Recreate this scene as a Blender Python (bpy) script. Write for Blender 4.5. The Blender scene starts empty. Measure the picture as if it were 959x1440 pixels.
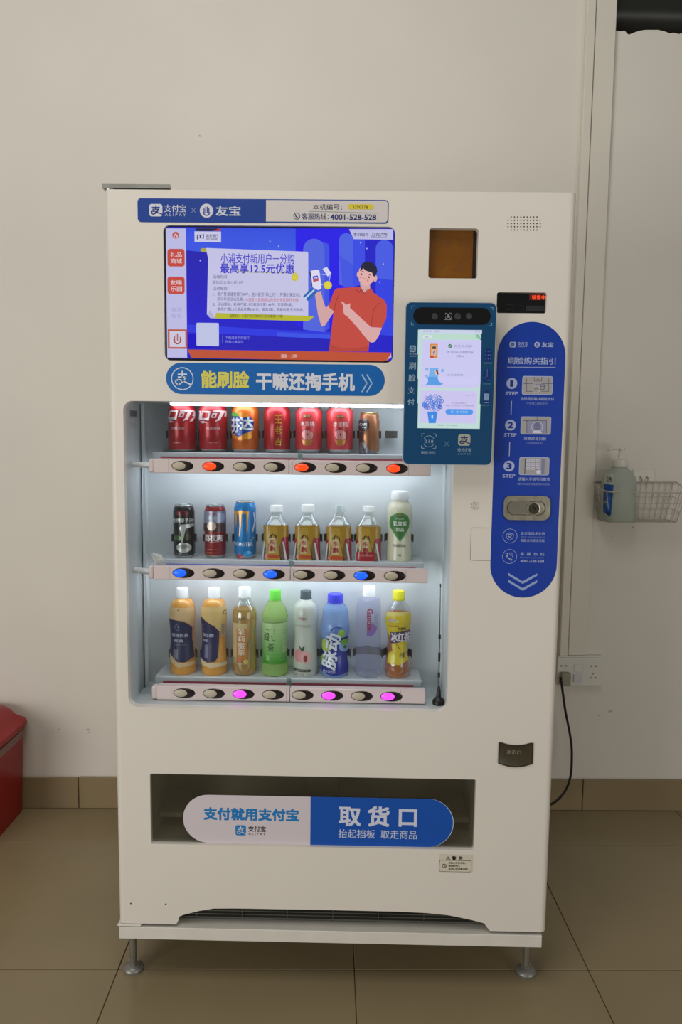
import bpy, bmesh, math, random
from mathutils import Vector, Matrix
from mathutils.geometry import tessellate_polygon
random.seed(7)
sc = bpy.context.scene
COL = sc.collection

# ------------------------------------------------------------------ camera
CAM = Vector((0.03727, -1.73705, 1.3585)); YAW, PITCH, ROLL, FPX = -0.0150273, 0.1059204, 0.011658, 1082.0
fwd = Vector((math.sin(YAW)*math.cos(PITCH), math.cos(YAW)*math.cos(PITCH), -math.sin(PITCH)))
_r = fwd.cross(Vector((0, 0, 1))).normalized(); _u = _r.cross(fwd)
RT = _r*math.cos(ROLL) + _u*math.sin(ROLL); UP = -_r*math.sin(ROLL) + _u*math.cos(ROLL)
cd = bpy.data.cameras.new('camera'); cam = bpy.data.objects.new('camera', cd); COL.objects.link(cam)
cd.sensor_fit = 'HORIZONTAL'; cd.sensor_width = 36; cd.lens = FPX/959*36; cd.clip_start = 0.05
M = Matrix((RT, UP, -fwd)).transposed().to_4x4(); M.translation = CAM; cam.matrix_world = M
sc.camera = cam
# ------------------------------------------------------------------ world, lights, exposure
w = bpy.data.worlds.new('world'); sc.world = w; w.use_nodes = True
w.node_tree.nodes['Background'].inputs[0].default_value = (1.0, 0.965, 0.91, 1)
w.node_tree.nodes['Background'].inputs[1].default_value = 0.17
sc.view_settings.view_transform = 'Standard'; sc.view_settings.look = 'None'
sc.view_settings.exposure = 0.0; sc.view_settings.gamma = 1.0; sc.view_settings.use_curve_mapping = False
def area(name, loc, target, sx, sy, power, col):
    l = bpy.data.lights.new(name, 'AREA'); l.shape = 'RECTANGLE'; l.size = sx; l.size_y = sy; l.energy = power; l.color = col
    o = bpy.data.objects.new(name, l); COL.objects.link(o); o.location = loc
    o.rotation_euler = (Vector(target)-Vector(loc)).to_track_quat('-Z', 'Y').to_euler(); return o
area('entrance_daylight', (-2.7, -3.0, 0.85), (0.2, -0.3, 0.4), 2.0, 1.5, 60, (1.0, 0.975, 0.925))
area('right_fill', (2.5, -2.7, 0.9), (0.0, -0.2, 0.4), 1.8, 1.5, 20, (1.0, 0.975, 0.925))  # added fill from the right front, lifts the right wall and lower door
area('ceiling_lamp', (-0.5, -1.4, 3.4), (-0.3, 0.1, 1.2), 1.6, 1.2, 28, (1.0, 0.97, 0.92))

# ------------------------------------------------------------------ projection helpers (pixel -> point on a real plane)
def ray(px, py): return fwd + RT*((px-479.5)/FPX) - UP*((py-720)/FPX)
def at(px, py, d=0.0):
    v = ray(px, py); return CAM + v*((d-CAM.y)/v.y)
WO = Vector((0, 0.917, 0)); WA = 0.030
WU = Vector((math.cos(WA), math.sin(WA), 0)); WV = Vector((-math.sin(WA), math.cos(WA), 0))
def room(u, v, z): return WO + WU*u + WV*v + Vector((0, 0, z))
def wallpt(px, py, v=0.0):
    r = ray(px, py); t = (v - (CAM-WO).dot(WV))/r.dot(WV); p = CAM + r*t
    return (p-WO).dot(WU), p.z
def rw(x0, y0, x1, y1, d=0.0):      # world rectangle xa, xb, za, zb
    xm, ym = (x0+x1)/2, (y0+y1)/2
    return at(x0, ym, d).x, at(x1, ym, d).x, at(xm, y1, d).z, at(xm, y0, d).z

# ------------------------------------------------------------------ materials
def lin(h):
    h = h.lstrip('#'); o = []
    for i in (0, 2, 4):
        c = int(h[i:i+2], 16)/255; o.append(c/12.92 if c <= .04045 else ((c+.055)/1.055)**2.4)
    return (*o, 1.0)
MATS = {}
def mat(name, col='#ffffff', rough=.5, metal=0, trans=0, ior=1.45, emit=0, var=0.04, scale=8, bump=0, spec=.5, coat=0, bscale=None, alpha=1, sss=0):
    if name in MATS: return MATS[name]
    m = bpy.data.materials.new(name); m.use_nodes = True; nt = m.node_tree; b = nt.nodes['Principled BSDF']
    c = lin(col)
    b.inputs['Roughness'].default_value = rough; b.inputs['Metallic'].default_value = metal
    b.inputs['Transmission Weight'].default_value = trans; b.inputs['IOR'].default_value = ior
    b.inputs['Specular IOR Level'].default_value = spec; b.inputs['Coat Weight'].default_value = coat
    b.inputs['Alpha'].default_value = alpha
    tc = nt.nodes.new('ShaderNodeTexCoord')
    nz = nt.nodes.new('ShaderNodeTexNoise'); nz.inputs['Scale'].default_value = scale; nz.inputs['Detail'].default_value = 4
    nt.links.new(tc.outputs['Object'], nz.inputs['Vector'])
    cr = nt.nodes.new('ShaderNodeValToRGB')
    cr.color_ramp.elements[0].position = .3; cr.color_ramp.elements[1].position = .7
    cr.color_ramp.elements[0].color = (*[max(0, x*(1-var)) for x in c[:3]], 1)
    cr.color_ramp.elements[1].color = (*[min(1, x*(1+var)) for x in c[:3]], 1)
    nt.links.new(nz.outputs['Fac'], cr.inputs['Fac']); nt.links.new(cr.outputs['Color'], b.inputs['Base Color'])
    if emit:
        b.inputs['Emission Color'].default_value = c; b.inputs['Emission Strength'].default_value = emit
    if bump:
        n2 = nt.nodes.new('ShaderNodeTexNoise'); n2.inputs['Scale'].default_value = bscale or scale*10
        nt.links.new(tc.outputs['Object'], n2.inputs['Vector'])
        bp = nt.nodes.new('ShaderNodeBump'); bp.inputs['Strength'].default_value = bump; bp.inputs['Distance'].default_value = .002
        nt.links.new(n2.outputs['Fac'], bp.inputs['Height']); nt.links.new(bp.outputs['Normal'], b.inputs['Normal'])
    MATS[name] = m; return m
def thin(name, tint='#ffffff', refl=.08, rough=.03, graze=.6):
    m = bpy.data.materials.new(name); m.use_nodes = True; nt = m.node_tree; nt.nodes.clear()
    o = nt.nodes.new('ShaderNodeOutputMaterial'); t = nt.nodes.new('ShaderNodeBsdfTransparent'); g = nt.nodes.new('ShaderNodeBsdfGlossy')
    mx = nt.nodes.new('ShaderNodeMixShader'); lw = nt.nodes.new('ShaderNodeLayerWeight'); lw.inputs[0].default_value = .35
    mr = nt.nodes.new('ShaderNodeMapRange'); mr.inputs[3].default_value = refl; mr.inputs[4].default_value = graze
    t.inputs[0].default_value = lin(tint); g.inputs['Roughness'].default_value = rough; g.inputs[0].default_value = (.95, .97, 1, 1)
    nt.links.new(lw.outputs['Facing'], mr.inputs[0]); nt.links.new(mr.outputs[0], mx.inputs[0])
    nt.links.new(t.outputs[0], mx.inputs[1]); nt.links.new(g.outputs[0], mx.inputs[2]); nt.links.new(mx.outputs[0], o.inputs[0])
    MATS[name] = m; return m
def vcol(name, rough=.4, metal=0, emit=0, coat=0, spec=.5):
    m = bpy.data.materials.new(name); m.use_nodes = True; nt = m.node_tree; b = nt.nodes['Principled BSDF']
    a = nt.nodes.new('ShaderNodeAttribute'); a.attribute_name = 'Col'
    b.inputs['Roughness'].default_value = rough; b.inputs['Metallic'].default_value = metal; b.inputs['Coat Weight'].default_value = coat
    b.inputs['Specular IOR Level'].default_value = spec
    if emit:
        b.inputs['Base Color'].default_value = (.01, .01, .01, 1)
        nt.links.new(a.outputs['Color'], b.inputs['Emission Color']); b.inputs['Emission Strength'].default_value = emit
    else: nt.links.new(a.outputs['Color'], b.inputs['Base Color'])
    MATS[name] = m; return m
wall_m = mat('wall_paint', '#dfdad0', .75, var=.035, scale=1.7, bump=.12, bscale=60)
tile_m = mat('floor_tile', '#908163', .22, var=.05, scale=3.5, spec=.45)
base_m = mat('baseboard_tile', '#8f7e5e', .3, var=.06, scale=6)
grout_m = mat('grout', '#5c4d33', .9, var=.2, scale=30)
enamel = mat('white_enamel', '#dcd6cc', .38, var=.018, scale=3, spec=.4)
enamel2 = mat('stand_enamel', '#d6d2c8', .45, var=.05, scale=14)
liner_m = mat('liner_white', '#dadfe1', .35, var=.02, scale=4)
liner_grey = mat('liner_grey', '#b9bfc1', .4, var=.04, scale=5)
dark_m = mat('dark_interior', '#26251f', .6, var=.2, scale=6)
chute_m = mat('chute_grey', '#b8b8b0', .5, var=.12, scale=9)
black_pl = mat('black_plastic', '#141414', .4)
black_gl = mat('black_gloss', '#0a0a0c', .12, coat=.3)
steel_m = mat('steel', '#a5a39c', .38, metal=.85, var=.12, scale=20)
chrome_m = mat('worn_steel', '#a9a492', .3, metal=.8, var=.15, scale=40, bump=.2, bscale=120)
bar_m = mat('bar_plastic', '#cdbfbe', .35, var=.02, spec=.5)
lens_m = mat('button_grey', '#b5ac98', .4)
well_m = mat('button_well', '#1d1513', .3)
print_m = vcol('print', .38, spec=.4)
gloss_print = vcol('gloss_print', .22, coat=.2)
matte_print = vcol('matte_print', .6)
screen_m = vcol('screen_emission', .25, emit=.95)
led_m = vcol('led_emission', .3, emit=1.5)
can_m = vcol('can_print', .28, metal=.35, coat=.4)
pane_m = thin('clear_acrylic', '#f8fbfc', .025, .02, .3)
pet_m = thin('clear_bottle', '#eef4f4', .10, .06, .75)
smoke_m = thin('smoked_acrylic', '#d9d9d2', .08, .1, .4)
amber_m = mat('amber_window', '#7a4a08', .15, var=.15, scale=14, coat=.5)
strip_m = mat('led_strip', '#f1f6ff', emit=8.0)
blackcable = mat('cable_rubber', '#0c0c0d', .45)
white_pl = mat('white_plastic', '#d8d5cc', .35)
cap_white = mat('cap_white', '#eef0f0', .35)

# ------------------------------------------------------------------ object helpers
def empty(name, loc, label, cat, group=None):
    o = bpy.data.objects.new(name, None); COL.objects.link(o); o.location = loc; o.empty_display_size = .05
    o['label'] = label; o['category'] = cat
    if group: o['group'] = group
    return o
def tag(o, label, cat, group=None):
    o['label'] = label; o['category'] = cat
    if group: o['group'] = group
    return o
WORLD = {}
def link(name, me, m, parent=None, smooth=False, label=None, kind=None):
    o = bpy.data.objects.new(name, me); COL.objects.link(o)
    if m and not me.materials: me.materials.append(m)
    if smooth:
        for p in me.polygons: p.use_smooth = True
    if parent:
        o.parent = parent
        loc = Vector(); q = parent
        while q: loc = loc + Vector(q.location); q = q.parent
        o.location = -loc                       # mesh coordinates stay world coordinates
        if parent.parent: o.location = Vector()
    if label: o['label'] = label
    if kind: o['kind'] = kind
    return o
class MB:
    def __init__(s): s.bm = bmesh.new()
    def box(s, a, b, bev=0, seg=1, frame=None):
        (x0, y0, z0), (x1, y1, z1) = a, b
        mt = Matrix.Translation(((x0+x1)/2, (y0+y1)/2, (z0+z1)/2)) @ Matrix.Diagonal((abs(x1-x0), abs(y1-y0), abs(z1-z0), 1))
        r = bmesh.ops.create_cube(s.bm, size=1, matrix=mt)
        vs = r['verts']
        if bev:
            es = list({e for v in vs for e in v.link_edges})
            q = bmesh.ops.bevel(s.bm, geom=es, offset=bev, segments=seg, affect='EDGES', profile=.6)
            vs = list({v for f in q['faces'] for v in f.verts} | {v for v in vs if v.is_valid})
        if frame:
            for v in vs:
                if v.is_valid: v.co = frame(*v.co)
        return s
    def tube(s, pts, r, seg=8, caps=True):
        pts = [Vector(p) for p in pts]; rings = []
        n = len(pts); rr = r if isinstance(r, (list, tuple)) else [r]*n
        prev = None
        for i, p in enumerate(pts):
            t = (pts[min(i+1, n-1)]-pts[max(i-1, 0)]).normalized()
            if prev is None:
                a = Vector((0, 0, 1)) if abs(t.z) < .9 else Vector((1, 0, 0)); x = t.cross(a).normalized()
            else: x = (prev - t*prev.dot(t)).normalized()
            prev = x; y = t.cross(x)
            rings.append([s.bm.verts.new(p + (x*math.cos(k*2*math.pi/seg)+y*math.sin(k*2*math.pi/seg))*rr[i]) for k in range(seg)])
        for a, b in zip(rings, rings[1:]):
            for k in range(seg): s.bm.faces.new((a[k], a[(k+1) % seg], b[(k+1) % seg], b[k]))
        if caps: s.bm.faces.new(rings[0][::-1]); s.bm.faces.new(rings[-1])
        return s
    def lathe(s, prof, seg=32, c=(0, 0, 0), axis='z', sq=2.0, cap=(True, True)):
        rings = []
        for (r, z) in prof:
            ring = []
            for k in range(seg):
                a = 2*math.pi*k/seg; ca, sa = math.cos(a), math.sin(a)
                q = (abs(ca)**sq+abs(sa)**sq)**(-1/sq) if sq != 2 else 1
                x, y = r*q*ca, r*q*sa
                p = (c[0]+x, c[1]+y, c[2]+z) if axis == 'z' else (c[0]+x, c[1]-z, c[2]+y)
                ring.append(s.bm.verts.new(p))
            rings.append(ring)
        for a, b in zip(rings, rings[1:]):
            for k in range(seg): s.bm.faces.new((a[k], a[(k+1) % seg], b[(k+1) % seg], b[k]))
        if cap[0]: s.bm.faces.new(rings[0][::-1])
        if cap[1]: s.bm.faces.new(rings[-1])
        return s
    def obj(s, name, m, parent=None, smooth=False, label=None, kind=None):
        bmesh.ops.recalc_face_normals(s.bm, faces=s.bm.faces)
        me = bpy.data.meshes.new(name); s.bm.to_mesh(me); s.bm.free()
        o = link(name, me, m, parent, smooth, label, kind)
        if smooth and len(me.polygons) < 60000:
            try: me.set_sharp_from_angle(angle=math.radians(38))
            except Exception: pass
        return o
def rr_pts(x0, x1, z0, z1, r, n=5):
    if not isinstance(r, (list, tuple)): r = [r]*4      # tl tr br bl
    r = [max(1e-5, min(q, (x1-x0)/2, (z1-z0)/2)) for q in r]
    P = []
    for (cx, cz, a0, q) in ((x1-r[1], z1-r[1], 0, r[1]), (x0+r[0], z1-r[0], 90, r[0]), (x0+r[3], z0+r[3], 180, r[3]), (x1-r[2], z0+r[2], 270, r[2])):
        for k in range(n+1):
            a = math.radians(a0+90*k/n); P.append((cx+q*math.cos(a), cz+q*math.sin(a)))
    return P
def plate(mb, outer, holes, y0, y1, front_only=False):
    """flat plate in XZ between y0 (front) and y1 with holes"""
    loops = [outer]+list(holes); flat = [p for l in loops for p in l]
    tris = tessellate_polygon([[Vector((x, z, 0)) for x, z in l] for l in loops])
    bm = mb.bm
    fv = [bm.verts.new((x, y0, z)) for x, z in flat]
    for t in tris:
        try: bm.faces.new([fv[i] for i in t])
        except ValueError: pass
    if not front_only:
        bv = [bm.verts.new((x, y1, z)) for x, z in flat]
        for t in tris:
            try: bm.faces.new([bv[i] for i in t][::-1])
            except ValueError: pass
        k = 0
        for l in loops:
            n = len(l)
            for i in range(n):
                bm.faces.new((fv[k+i], fv[k+(i+1) % n], bv[k+(i+1) % n], bv[k+i]))
            k += n
    return mb

# ------------------------------------------------------------------ flat print (stickers, screens, labels)
_tc = {}
def text_mesh(s, bold=0.0, shear=0.0):
    key = (s, bold, shear)
    if key not in _tc:
        c = bpy.data.curves.new('t', 'FONT'); c.body = s; c.resolution_u = 2; c.shear = shear; c.fill_mode = 'FRONT'
        o = bpy.data.objects.new('t', c); COL.objects.link(o)
        dg = bpy.context.evaluated_depsgraph_get(); dg.update()
        me = bpy.data.meshes.new_from_object(o.evaluated_get(dg))
        V = [(v.co.x, v.co.y, 0) for v in me.vertices]; F = [tuple(p.vertices) for p in me.polygons]
        bpy.data.objects.remove(o); bpy.data.curves.remove(c); bpy.data.meshes.remove(me)
        if bold:      # thicken the strokes by striking the glyphs several times
            k = bold*.62; V0, F0 = V, F; V, F = [], []
            for dx, dy in ((-k, -k), (k, -k), (k, k), (-k, k), (0, 0)) if bold > .025 else ((-k, 0), (k, 0)):
                n = len(V); V += [(x+dx, y+dy, .00003*(n//len(V0))) for x, y, _ in V0]; F += [tuple(i+n for i in f) for f in F0]
        _tc[key] = (V, F)
    return _tc[key]
class Print:
    STEP = 0.00022
    def __init__(s, d, base=0.0004):
        s.d = d; s.base = base; s.V = []; s.F = []; s.C = []; s.fr = (0, 0, 1)
    def f(s, ox=0, oy=0, k=1): s.fr = (ox, oy, k); return s
    def P(s, x, y): ox, oy, k = s.fr; return at(ox+x/k, oy+y/k, s.d)
    def _rect(s, x0, y0, x1, y1):
        xm, ym = (x0+x1)/2, (y0+y1)/2
        return s.P(x0, ym).x, s.P(x1, ym).x, s.P(xm, y1).z, s.P(xm, y0).z
    def raw(s, pts, faces, col, L):
        k = len(s.V); y = s.d-s.base-L*s.STEP
        s.V += [(q[0], y-(q[2] if len(q) > 2 else 0), q[1]) for q in pts]
        for f in faces: s.F.append(tuple(i+k for i in f)); s.C.append(lin(col) if isinstance(col, str) else col)
        return s
    def fill(s, pts, col, L):
        tr = tessellate_polygon([[Vector((x, z, 0)) for x, z in pts]])
        return s.raw(pts, tr, col, L)
    def poly(s, pts, col, L=1): return s.fill([(s.P(*p).x, s.P(*p).z) for p in pts], col, L)
    def rect(s, x0, y0, x1, y1, col, L=1, r=0, n=4):
        a, b, c, d = s._rect(x0, y0, x1, y1)
        if not r: return s.raw([(a, c), (b, c), (b, d), (a, d)], [(0, 1, 2, 3)], col, L)
        k = abs(b-a)/abs(x1-x0)
        R = [q*k for q in r] if isinstance(r, (list, tuple)) else r*k
        return s.fill(rr_pts(a, b, c, d, R, n), col, L)
    def vgrad(s, x0, y0, x1, y1, c0, c1, L=1, n=12):
        A, B = lin(c0), lin(c1)
        for i in range(n):
            t = i/(n-1); ya = y0+(y1-y0)*i/n; yb = y0+(y1-y0)*(i+1)/n
            a, b, c, d = s._rect(x0, ya, x1, yb)
            s.raw([(a, c), (b, c), (b, d), (a, d)], [(0, 1, 2, 3)], tuple(A[k]*(1-t)+B[k]*t for k in range(4)), L)
        return s
    def circ(s, cx, cy, rx, col, L=1, ry=None, n=20):
        ry = ry or rx; p = s.P(cx, cy); k = abs(s.P(cx+1, cy).x-p.x)
        return s.fill([(p.x+rx*k*math.cos(2*math.pi*i/n), p.z+ry*k*math.sin(2*math.pi*i/n)) for i in range(n)], col, L)
    def ring(s, cx, cy, r0, r1, col, L=1, n=20, a0=0, a1=360, ky=1):
        p = s.P(cx, cy); k = abs(s.P(cx+1, cy).x-p.x); V = []; full = a1-a0 >= 360
        m = n if full else n+1
        for i in range(m):
            a = math.radians(a0+(a1-a0)*i/n)
            V += [(p.x+r0*k*math.cos(a), p.z+r0*k*ky*math.sin(a)), (p.x+r1*k*math.cos(a), p.z+r1*k*ky*math.sin(a))]
        F = [(2*i, 2*i+1, (2*i+3) % (2*m), (2*i+2) % (2*m)) for i in range(n)]
        return s.raw(V, F, col, L)
    def line(s, pts, wd, col, L=1):
        q = [s.P(*p) for p in pts]; k = abs(s.P(pts[0][0]+1, pts[0][1]).x-q[0].x)*wd/2
        for a, b in zip(q, q[1:]):
            t = Vector((b.x-a.x, b.z-a.z)); t.normalize(); nx, nz = -t.y*k, t.x*k; ex, ez = t.x*k*.5, t.y*k*.5
            s.raw([(a.x+nx-ex, a.z+nz-ez), (a.x-nx-ex, a.z-nz-ez), (b.x-nx+ex, b.z-nz+ez), (b.x+nx+ex, b.z+nz+ez)], [(0, 1, 2, 3)], col, L)
        return s
    def text(s, t, x0, y0, x1, y1, col, L=2, b=0.0, rot=0, shear=0.0):
        V, F = text_mesh(t, b, shear)
        if not V: return s
        if rot == 90: V = [(-y, x, e) for x, y, e in V]
        elif rot == -90: V = [(y, -x, e) for x, y, e in V]
        elif rot:
            ca, sa = math.cos(math.radians(rot)), math.sin(math.radians(rot)); V = [(x*ca-y*sa, x*sa+y*ca, e) for x, y, e in V]
        xa, xb = min(v[0] for v in V), max(v[0] for v in V); ya, yb = min(v[1] for v in V), max(v[1] for v in V)
        a, bb, c, d = s._rect(x0, y0, x1, y1)
        sx = (bb-a)/max(1e-6, xb-xa); sy = (d-c)/max(1e-6, yb-ya)
        return s.raw([(a+(x-xa)*sx, c+(y-ya)*sy, e) for x, y, e in V], F, col, L)
    def mesh(s, name):
        me = bpy.data.meshes.new(name); me.from_pydata(s.V, [], s.F)
        at_ = me.color_attributes.new('Col', 'FLOAT_COLOR', 'CORNER')
        data = []
        for c, f in zip(s.C, s.F): data += list(c)*len(f)
        if len(data) == len(at_.data)*4: at_.data.foreach_set('color', data)
        return me
    def obj(s, name, m, parent=None, label=None):
        me = s.mesh(name); flip(me); return link(name, me, m, parent, False, label)
    def wrap(s, name, m, parent, cx, cy, rfun, sq=2.0, zcut=0.0, label=None):
        me = s.mesh(name); bm = bmesh.new(); bm.from_mesh(me)
        R = max(rfun(v.co.z) for v in bm.verts)
        k = -R
        while k < R:
            bmesh.ops.bisect_plane(bm, geom=bm.verts[:]+bm.edges[:]+bm.faces[:], plane_co=(cx+k, 0, 0), plane_no=(1, 0, 0)); k += R/9
        if zcut:
            z = min(v.co.z for v in bm.verts)+zcut; zt = max(v.co.z for v in bm.verts)
            while z < zt:
                bmesh.ops.bisect_plane(bm, geom=bm.verts[:]+bm.edges[:]+bm.faces[:], plane_co=(0, 0, z), plane_no=(0, 0, 1)); z += zcut
        for v in bm.verts:
            lay = s.d-v.co.y; r = rfun(v.co.z); dx = max(-.992*r, min(.992*r, v.co.x-cx)); rr = r+lay*1.6
            v.co.y = cy-(max(0, rr**sq-abs(dx)**sq))**(1/sq); v.co.x = cx+dx*(rr/r)
        bm.to_mesh(me); bm.free(); flip(me)
        return link(name, me, m, parent, False, label)
def flip(me):
    bm = bmesh.new(); bm.from_mesh(me)
    for f in bm.faces:
        f.normal_update()
        if f.normal.y > 0: f.normal_flip()
    bm.to_mesh(me); bm.free()

# ================================================================== ROOM
def struct(o): o['kind'] = 'structure'; return o
# back wall with a ragged opening at the upper right
hole_b = []
xs = [868, 872, 878, 884, 889, 894, 901, 908, 916, 925, 934, 942, 948, 955, 962, 975, 990]
ys = [43, 44, 43, 49, 47, 45, 43, 42, 42, 42, 44, 47, 46, 48, 45, 44, 45]
for x, y in zip(xs, ys): hole_b.append(wallpt(x, y))
hl = wallpt(866, 20)[0]; hole = [(hl, 3.05)] + [(hl, hole_b[0][1])] + hole_b[1:] + [(hole_b[-1][0], 3.05)]
mb = MB(); plate(mb, [(-3.0, 0), (2.6, 0), (2.6, 3.4), (-3.0, 3.4)], [hole], 0, .12)
for v in mb.bm.verts: v.co = room(v.co.x, v.co.y, v.co.z)
struct(mb.obj('wall_back', wall_m))
mb = MB(); mb.box((hl-.1, .121, 2.3), (hole_b[-1][0]+.1, .7, 3.2), frame=room)
bmesh.ops.delete(mb.bm, geom=[f for f in mb.bm.faces if (f.calc_center_median()-WO).dot(WV) < .13], context='FACES')
struct(mb.obj('dark_recess', mat('void_dark', '#15140f', .9, var=.3)))  # dark box behind the opening, coloured near black for the unlit void
# pipe in the opening
p = MB(); zc = wallpt(900, 8)[1]
p.tube([room(hl-.02, .10, zc+.02), room(hole_b[-1][0]+.05, .10, zc+.02)], .075, 20)
tag(p.obj('black_pipe', mat('pipe_black', '#23241f', .35, var=.2, scale=12), None, True), 'black drain pipe inside the ragged hole high on the wall', 'pipe')
# floor slab + tiles
TS = .596; GR = .0022
fl = MB().box((-3.0, -3.4, -.05), (2.6, .1, -.004), frame=room).obj('floor', grout_m); struct(fl)
ujo = [.032+TS*k for k in range(-5, 5)]; vjo = [-.839-TS*4, -.839-TS*3, -.839-TS*2, -.839-TS, -.839, -.839+TS, -.001]
for ui in range(len(ujo)-1):
    for vi in range(len(vjo)-1):
        u0, u1, v0, v1 = ujo[ui]+GR/2, ujo[ui+1]-GR/2, vjo[vi]+GR/2, vjo[vi+1]-GR/2
        dz = random.uniform(-.0002, .0002)
        MB().box((u0, v0, -.012), (u1, v1, dz), bev=.0012, frame=room).obj('tile', tile_m, fl)
# baseboard of tiles
bz0, bz1 = 0.0, wallpt(90, 1091)[1]
bb = MB().box((-2.9, -.004, 0), (2.5, -.0005, bz1-.003), frame=room).obj('baseboard_back', grout_m); struct(bb)
jb = wallpt(112, 1110)[0]; jr = wallpt(818, 1110)[0]; n3 = (jr-jb)/3
for k in range(-3, 6):
    MB().box((jb+n3*k+.0015, -.013, .001), (jb+n3*(k+1)-.0015, -.003, bz1+random.uniform(-.001, .001)), bev=.0015, frame=room).obj('tile', base_m, bb)
# scuffs on the wall (small plaster marks)
def scuff(px, py, r, n=7):
    u, z = wallpt(px, py); m = MB()
    vs = [m.bm.verts.new(room(u+r*math.cos(a)*random.uniform(.5, 1.2), -.0008, z+r*.7*math.sin(a)*random.uniform(.4, 1.2))) for a in [2*math.pi*k/n for k in range(n)]]
    m.bm.faces.new(vs); return m
for q_ in ((83, 1025.5, .004), (93, 1026, .004), (124, 1026, .007), (126, 1030, .004), (842, 1006, .008), (858, 1000, .01), (860, 754, .004), (890, 741, .004), (912, 726, .004), (281, 191, .004), (760, 955, .003)):
    scuff(*q_).obj('paint_chip', mat('chip_grey', '#b9b1a2', .9, var=.1), bpy.data.objects['wall_back'])
# trunking
def trunk(name, x0, x1, yt, yb, dep, label):
    u0, zb = wallpt(x0, yb); u1, _ = wallpt(x1, yb)
    m = MB().box((u0, -dep, zb), (u1, -.001, 3.35), bev=.002, frame=room); return m
for (x0, x1, dep, nm, lb) in ((784.5, 795.5, .024, 'n', 'narrow white plastic cable trunking left of the wide one on wall'), (797, 823, .018, 'w', 'wide white plastic cable trunking running down wall to socket')):
    t = trunk('cable_trunking', x0, x1, 0, 919.5, dep, lb)
    tag(t.obj('cable_trunking', mat('trunking_plastic', '#ddd8cb', .5, var=.02)), lb, 'trunking')

# wall socket
su0, sz1 = wallpt(779, 921); su1, sz0 = wallpt(845, 961)
S = empty('wall_socket', room((su0+su1)/2, 0, sz0), 'white double wall socket plate with switch under the trunking', 'socket')
def sbox(name, x0, y0, x1, y1, v0, v1, m, parent=S, bev=.0015, label=None):
    ua, za = wallpt(x0, y1); ub, zb = wallpt(x1, y0)
    return MB().box((ua, -v1, za), (ub, -v0, zb), bev=bev, seg=2, frame=room).obj(name, m, parent, False, label)
sbox('backbox', 781, 920, 844, 959, .0, .022, white_pl)
sbox('face_plate', 779, 922, 843.5, 960, .022, .031, white_pl, bev=.003)
sbox('rocker_switch', 802, 944, 815, 955, .031, .035, mat('switch_white', '#c9c8cf', .3))
sbox('switch_cover', 803, 931, 816, 941, .031, .0325, white_pl)
for (cx, cy) in ((785.6, 932.6), (792.3, 932.6), (827.4, 932.9), (834, 932.9)):
    u, z = wallpt(cx, cy); MB().box((u-.0028, -.0322, z-.002), (u+.0028, -.031, z+.002), frame=room).obj('pin_slot', black_pl, S)
for (cx, cy, a) in ((829.9, 943.5, 90), (827, 949, 60), (833, 949, 120)):
    u, z = wallpt(cx, cy); ca, sa = math.cos(math.radians(a)), math.sin(math.radians(a))
    m = MB().tube([room(u-ca*.0028, -.0316, z+sa*.0028), room(u+ca*.0028, -.0316, z-sa*.0028)], .0012, 6); m.obj('pin_slot', black_pl, S)
# plug and cable
pu, pz = wallpt(790, 950)
PC = empty('power_cord', room(pu, -.05, pz), 'black power cord with grey plug hanging from the wall socket', 'cord')
sbox('plug', 783, 940.5, 796.5, 958, .0312, .058, mat('plug_grey', '#8f8b7c', .5), PC, .005)
pts = []
for (x, y, v) in ((789, 955, -.05), (789.5, 960, -.055), (791.5, 975, -.06), (795, 1000, -.07), (800, 1025, -.08), (803.5, 1047, -.09), (804, 1070, -.10), (802.5, 1090, -.11), (797, 1108, -.12), (788, 1121, -.13), (776, 1130.5, -.14), (760, 1136, -.16), (735, 1140, -.15)):
    u, z = wallpt(x, y, v); pts.append(room(u, v, z))
def smooth_pts(P, k=5):
    out = []
    for i in range(len(P)-1):
        p0, p1, p2, p3 = P[max(i-1, 0)], P[i], P[i+1], P[min(i+2, len(P)-1)]
        for j in range(k):
            t = j/k; out.append(.5*((2*p1)+(p2-p0)*t+(2*p0-5*p1+4*p2-p3)*t*t+(3*p1-p0-3*p2+p3)*t**3))
    return out+[P[-1]]
MB().tube(smooth_pts([Vector(p) for p in pts]), .0042, 8).obj('cable', blackcable, PC, True)
MB().tube([pts[0]+Vector((0, 0, .006)), pts[0]+Vector((0, 0, -.012))], [.007, .0048], 10).obj('strain_relief', blackcable, PC, True)

# ------------------------------------------------------------------ wire basket + pump bottle on the wall
ba = wallpt(832, 676); bw = wallpt(960, 733, -.06)
B_u0, B_z1 = wallpt(833, 676, -.005); B_u1 = wallpt(951, 676, -.005)[0]
B_z0 = wallpt(900, 733, -.06)[1]; BD = .115
bk = empty('wire_basket', room((B_u0+B_u1)/2, -.06, B_z0), 'white wire shelf basket hung on wall right of the machine', 'basket')
wire_m = mat('wire_white', '#b9b2a6', .4)
def wire(pts, r=.0011): MB().tube([room(*p) for p in pts], r, 6).obj('wire', wire_m, bk, True)
def rimloop(z, ins, r, nm):
    u0, u1, v0, v1 = B_u0+ins, B_u1-ins, -.006, -BD+ins
    c = .03; pp = [(u0, v0), (u0, v1+c), (u0+c*.3, v1+c*.3), (u0+c, v1), (u1-c, v1), (u1-c*.3, v1+c*.3), (u1, v1+c), (u1, v0), (u0, v0)]
    MB().tube([room(u, v, z-.03*(z-B_z0)/(B_z1-B_z0)*(-v/BD)) for u, v in pp], r, 8).obj(nm, wire_m, bk, True)
rimloop(B_z1, 0, .0022, 'top_rim'); rimloop(B_z0, .022, .0016, 'bottom_rim')
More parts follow.
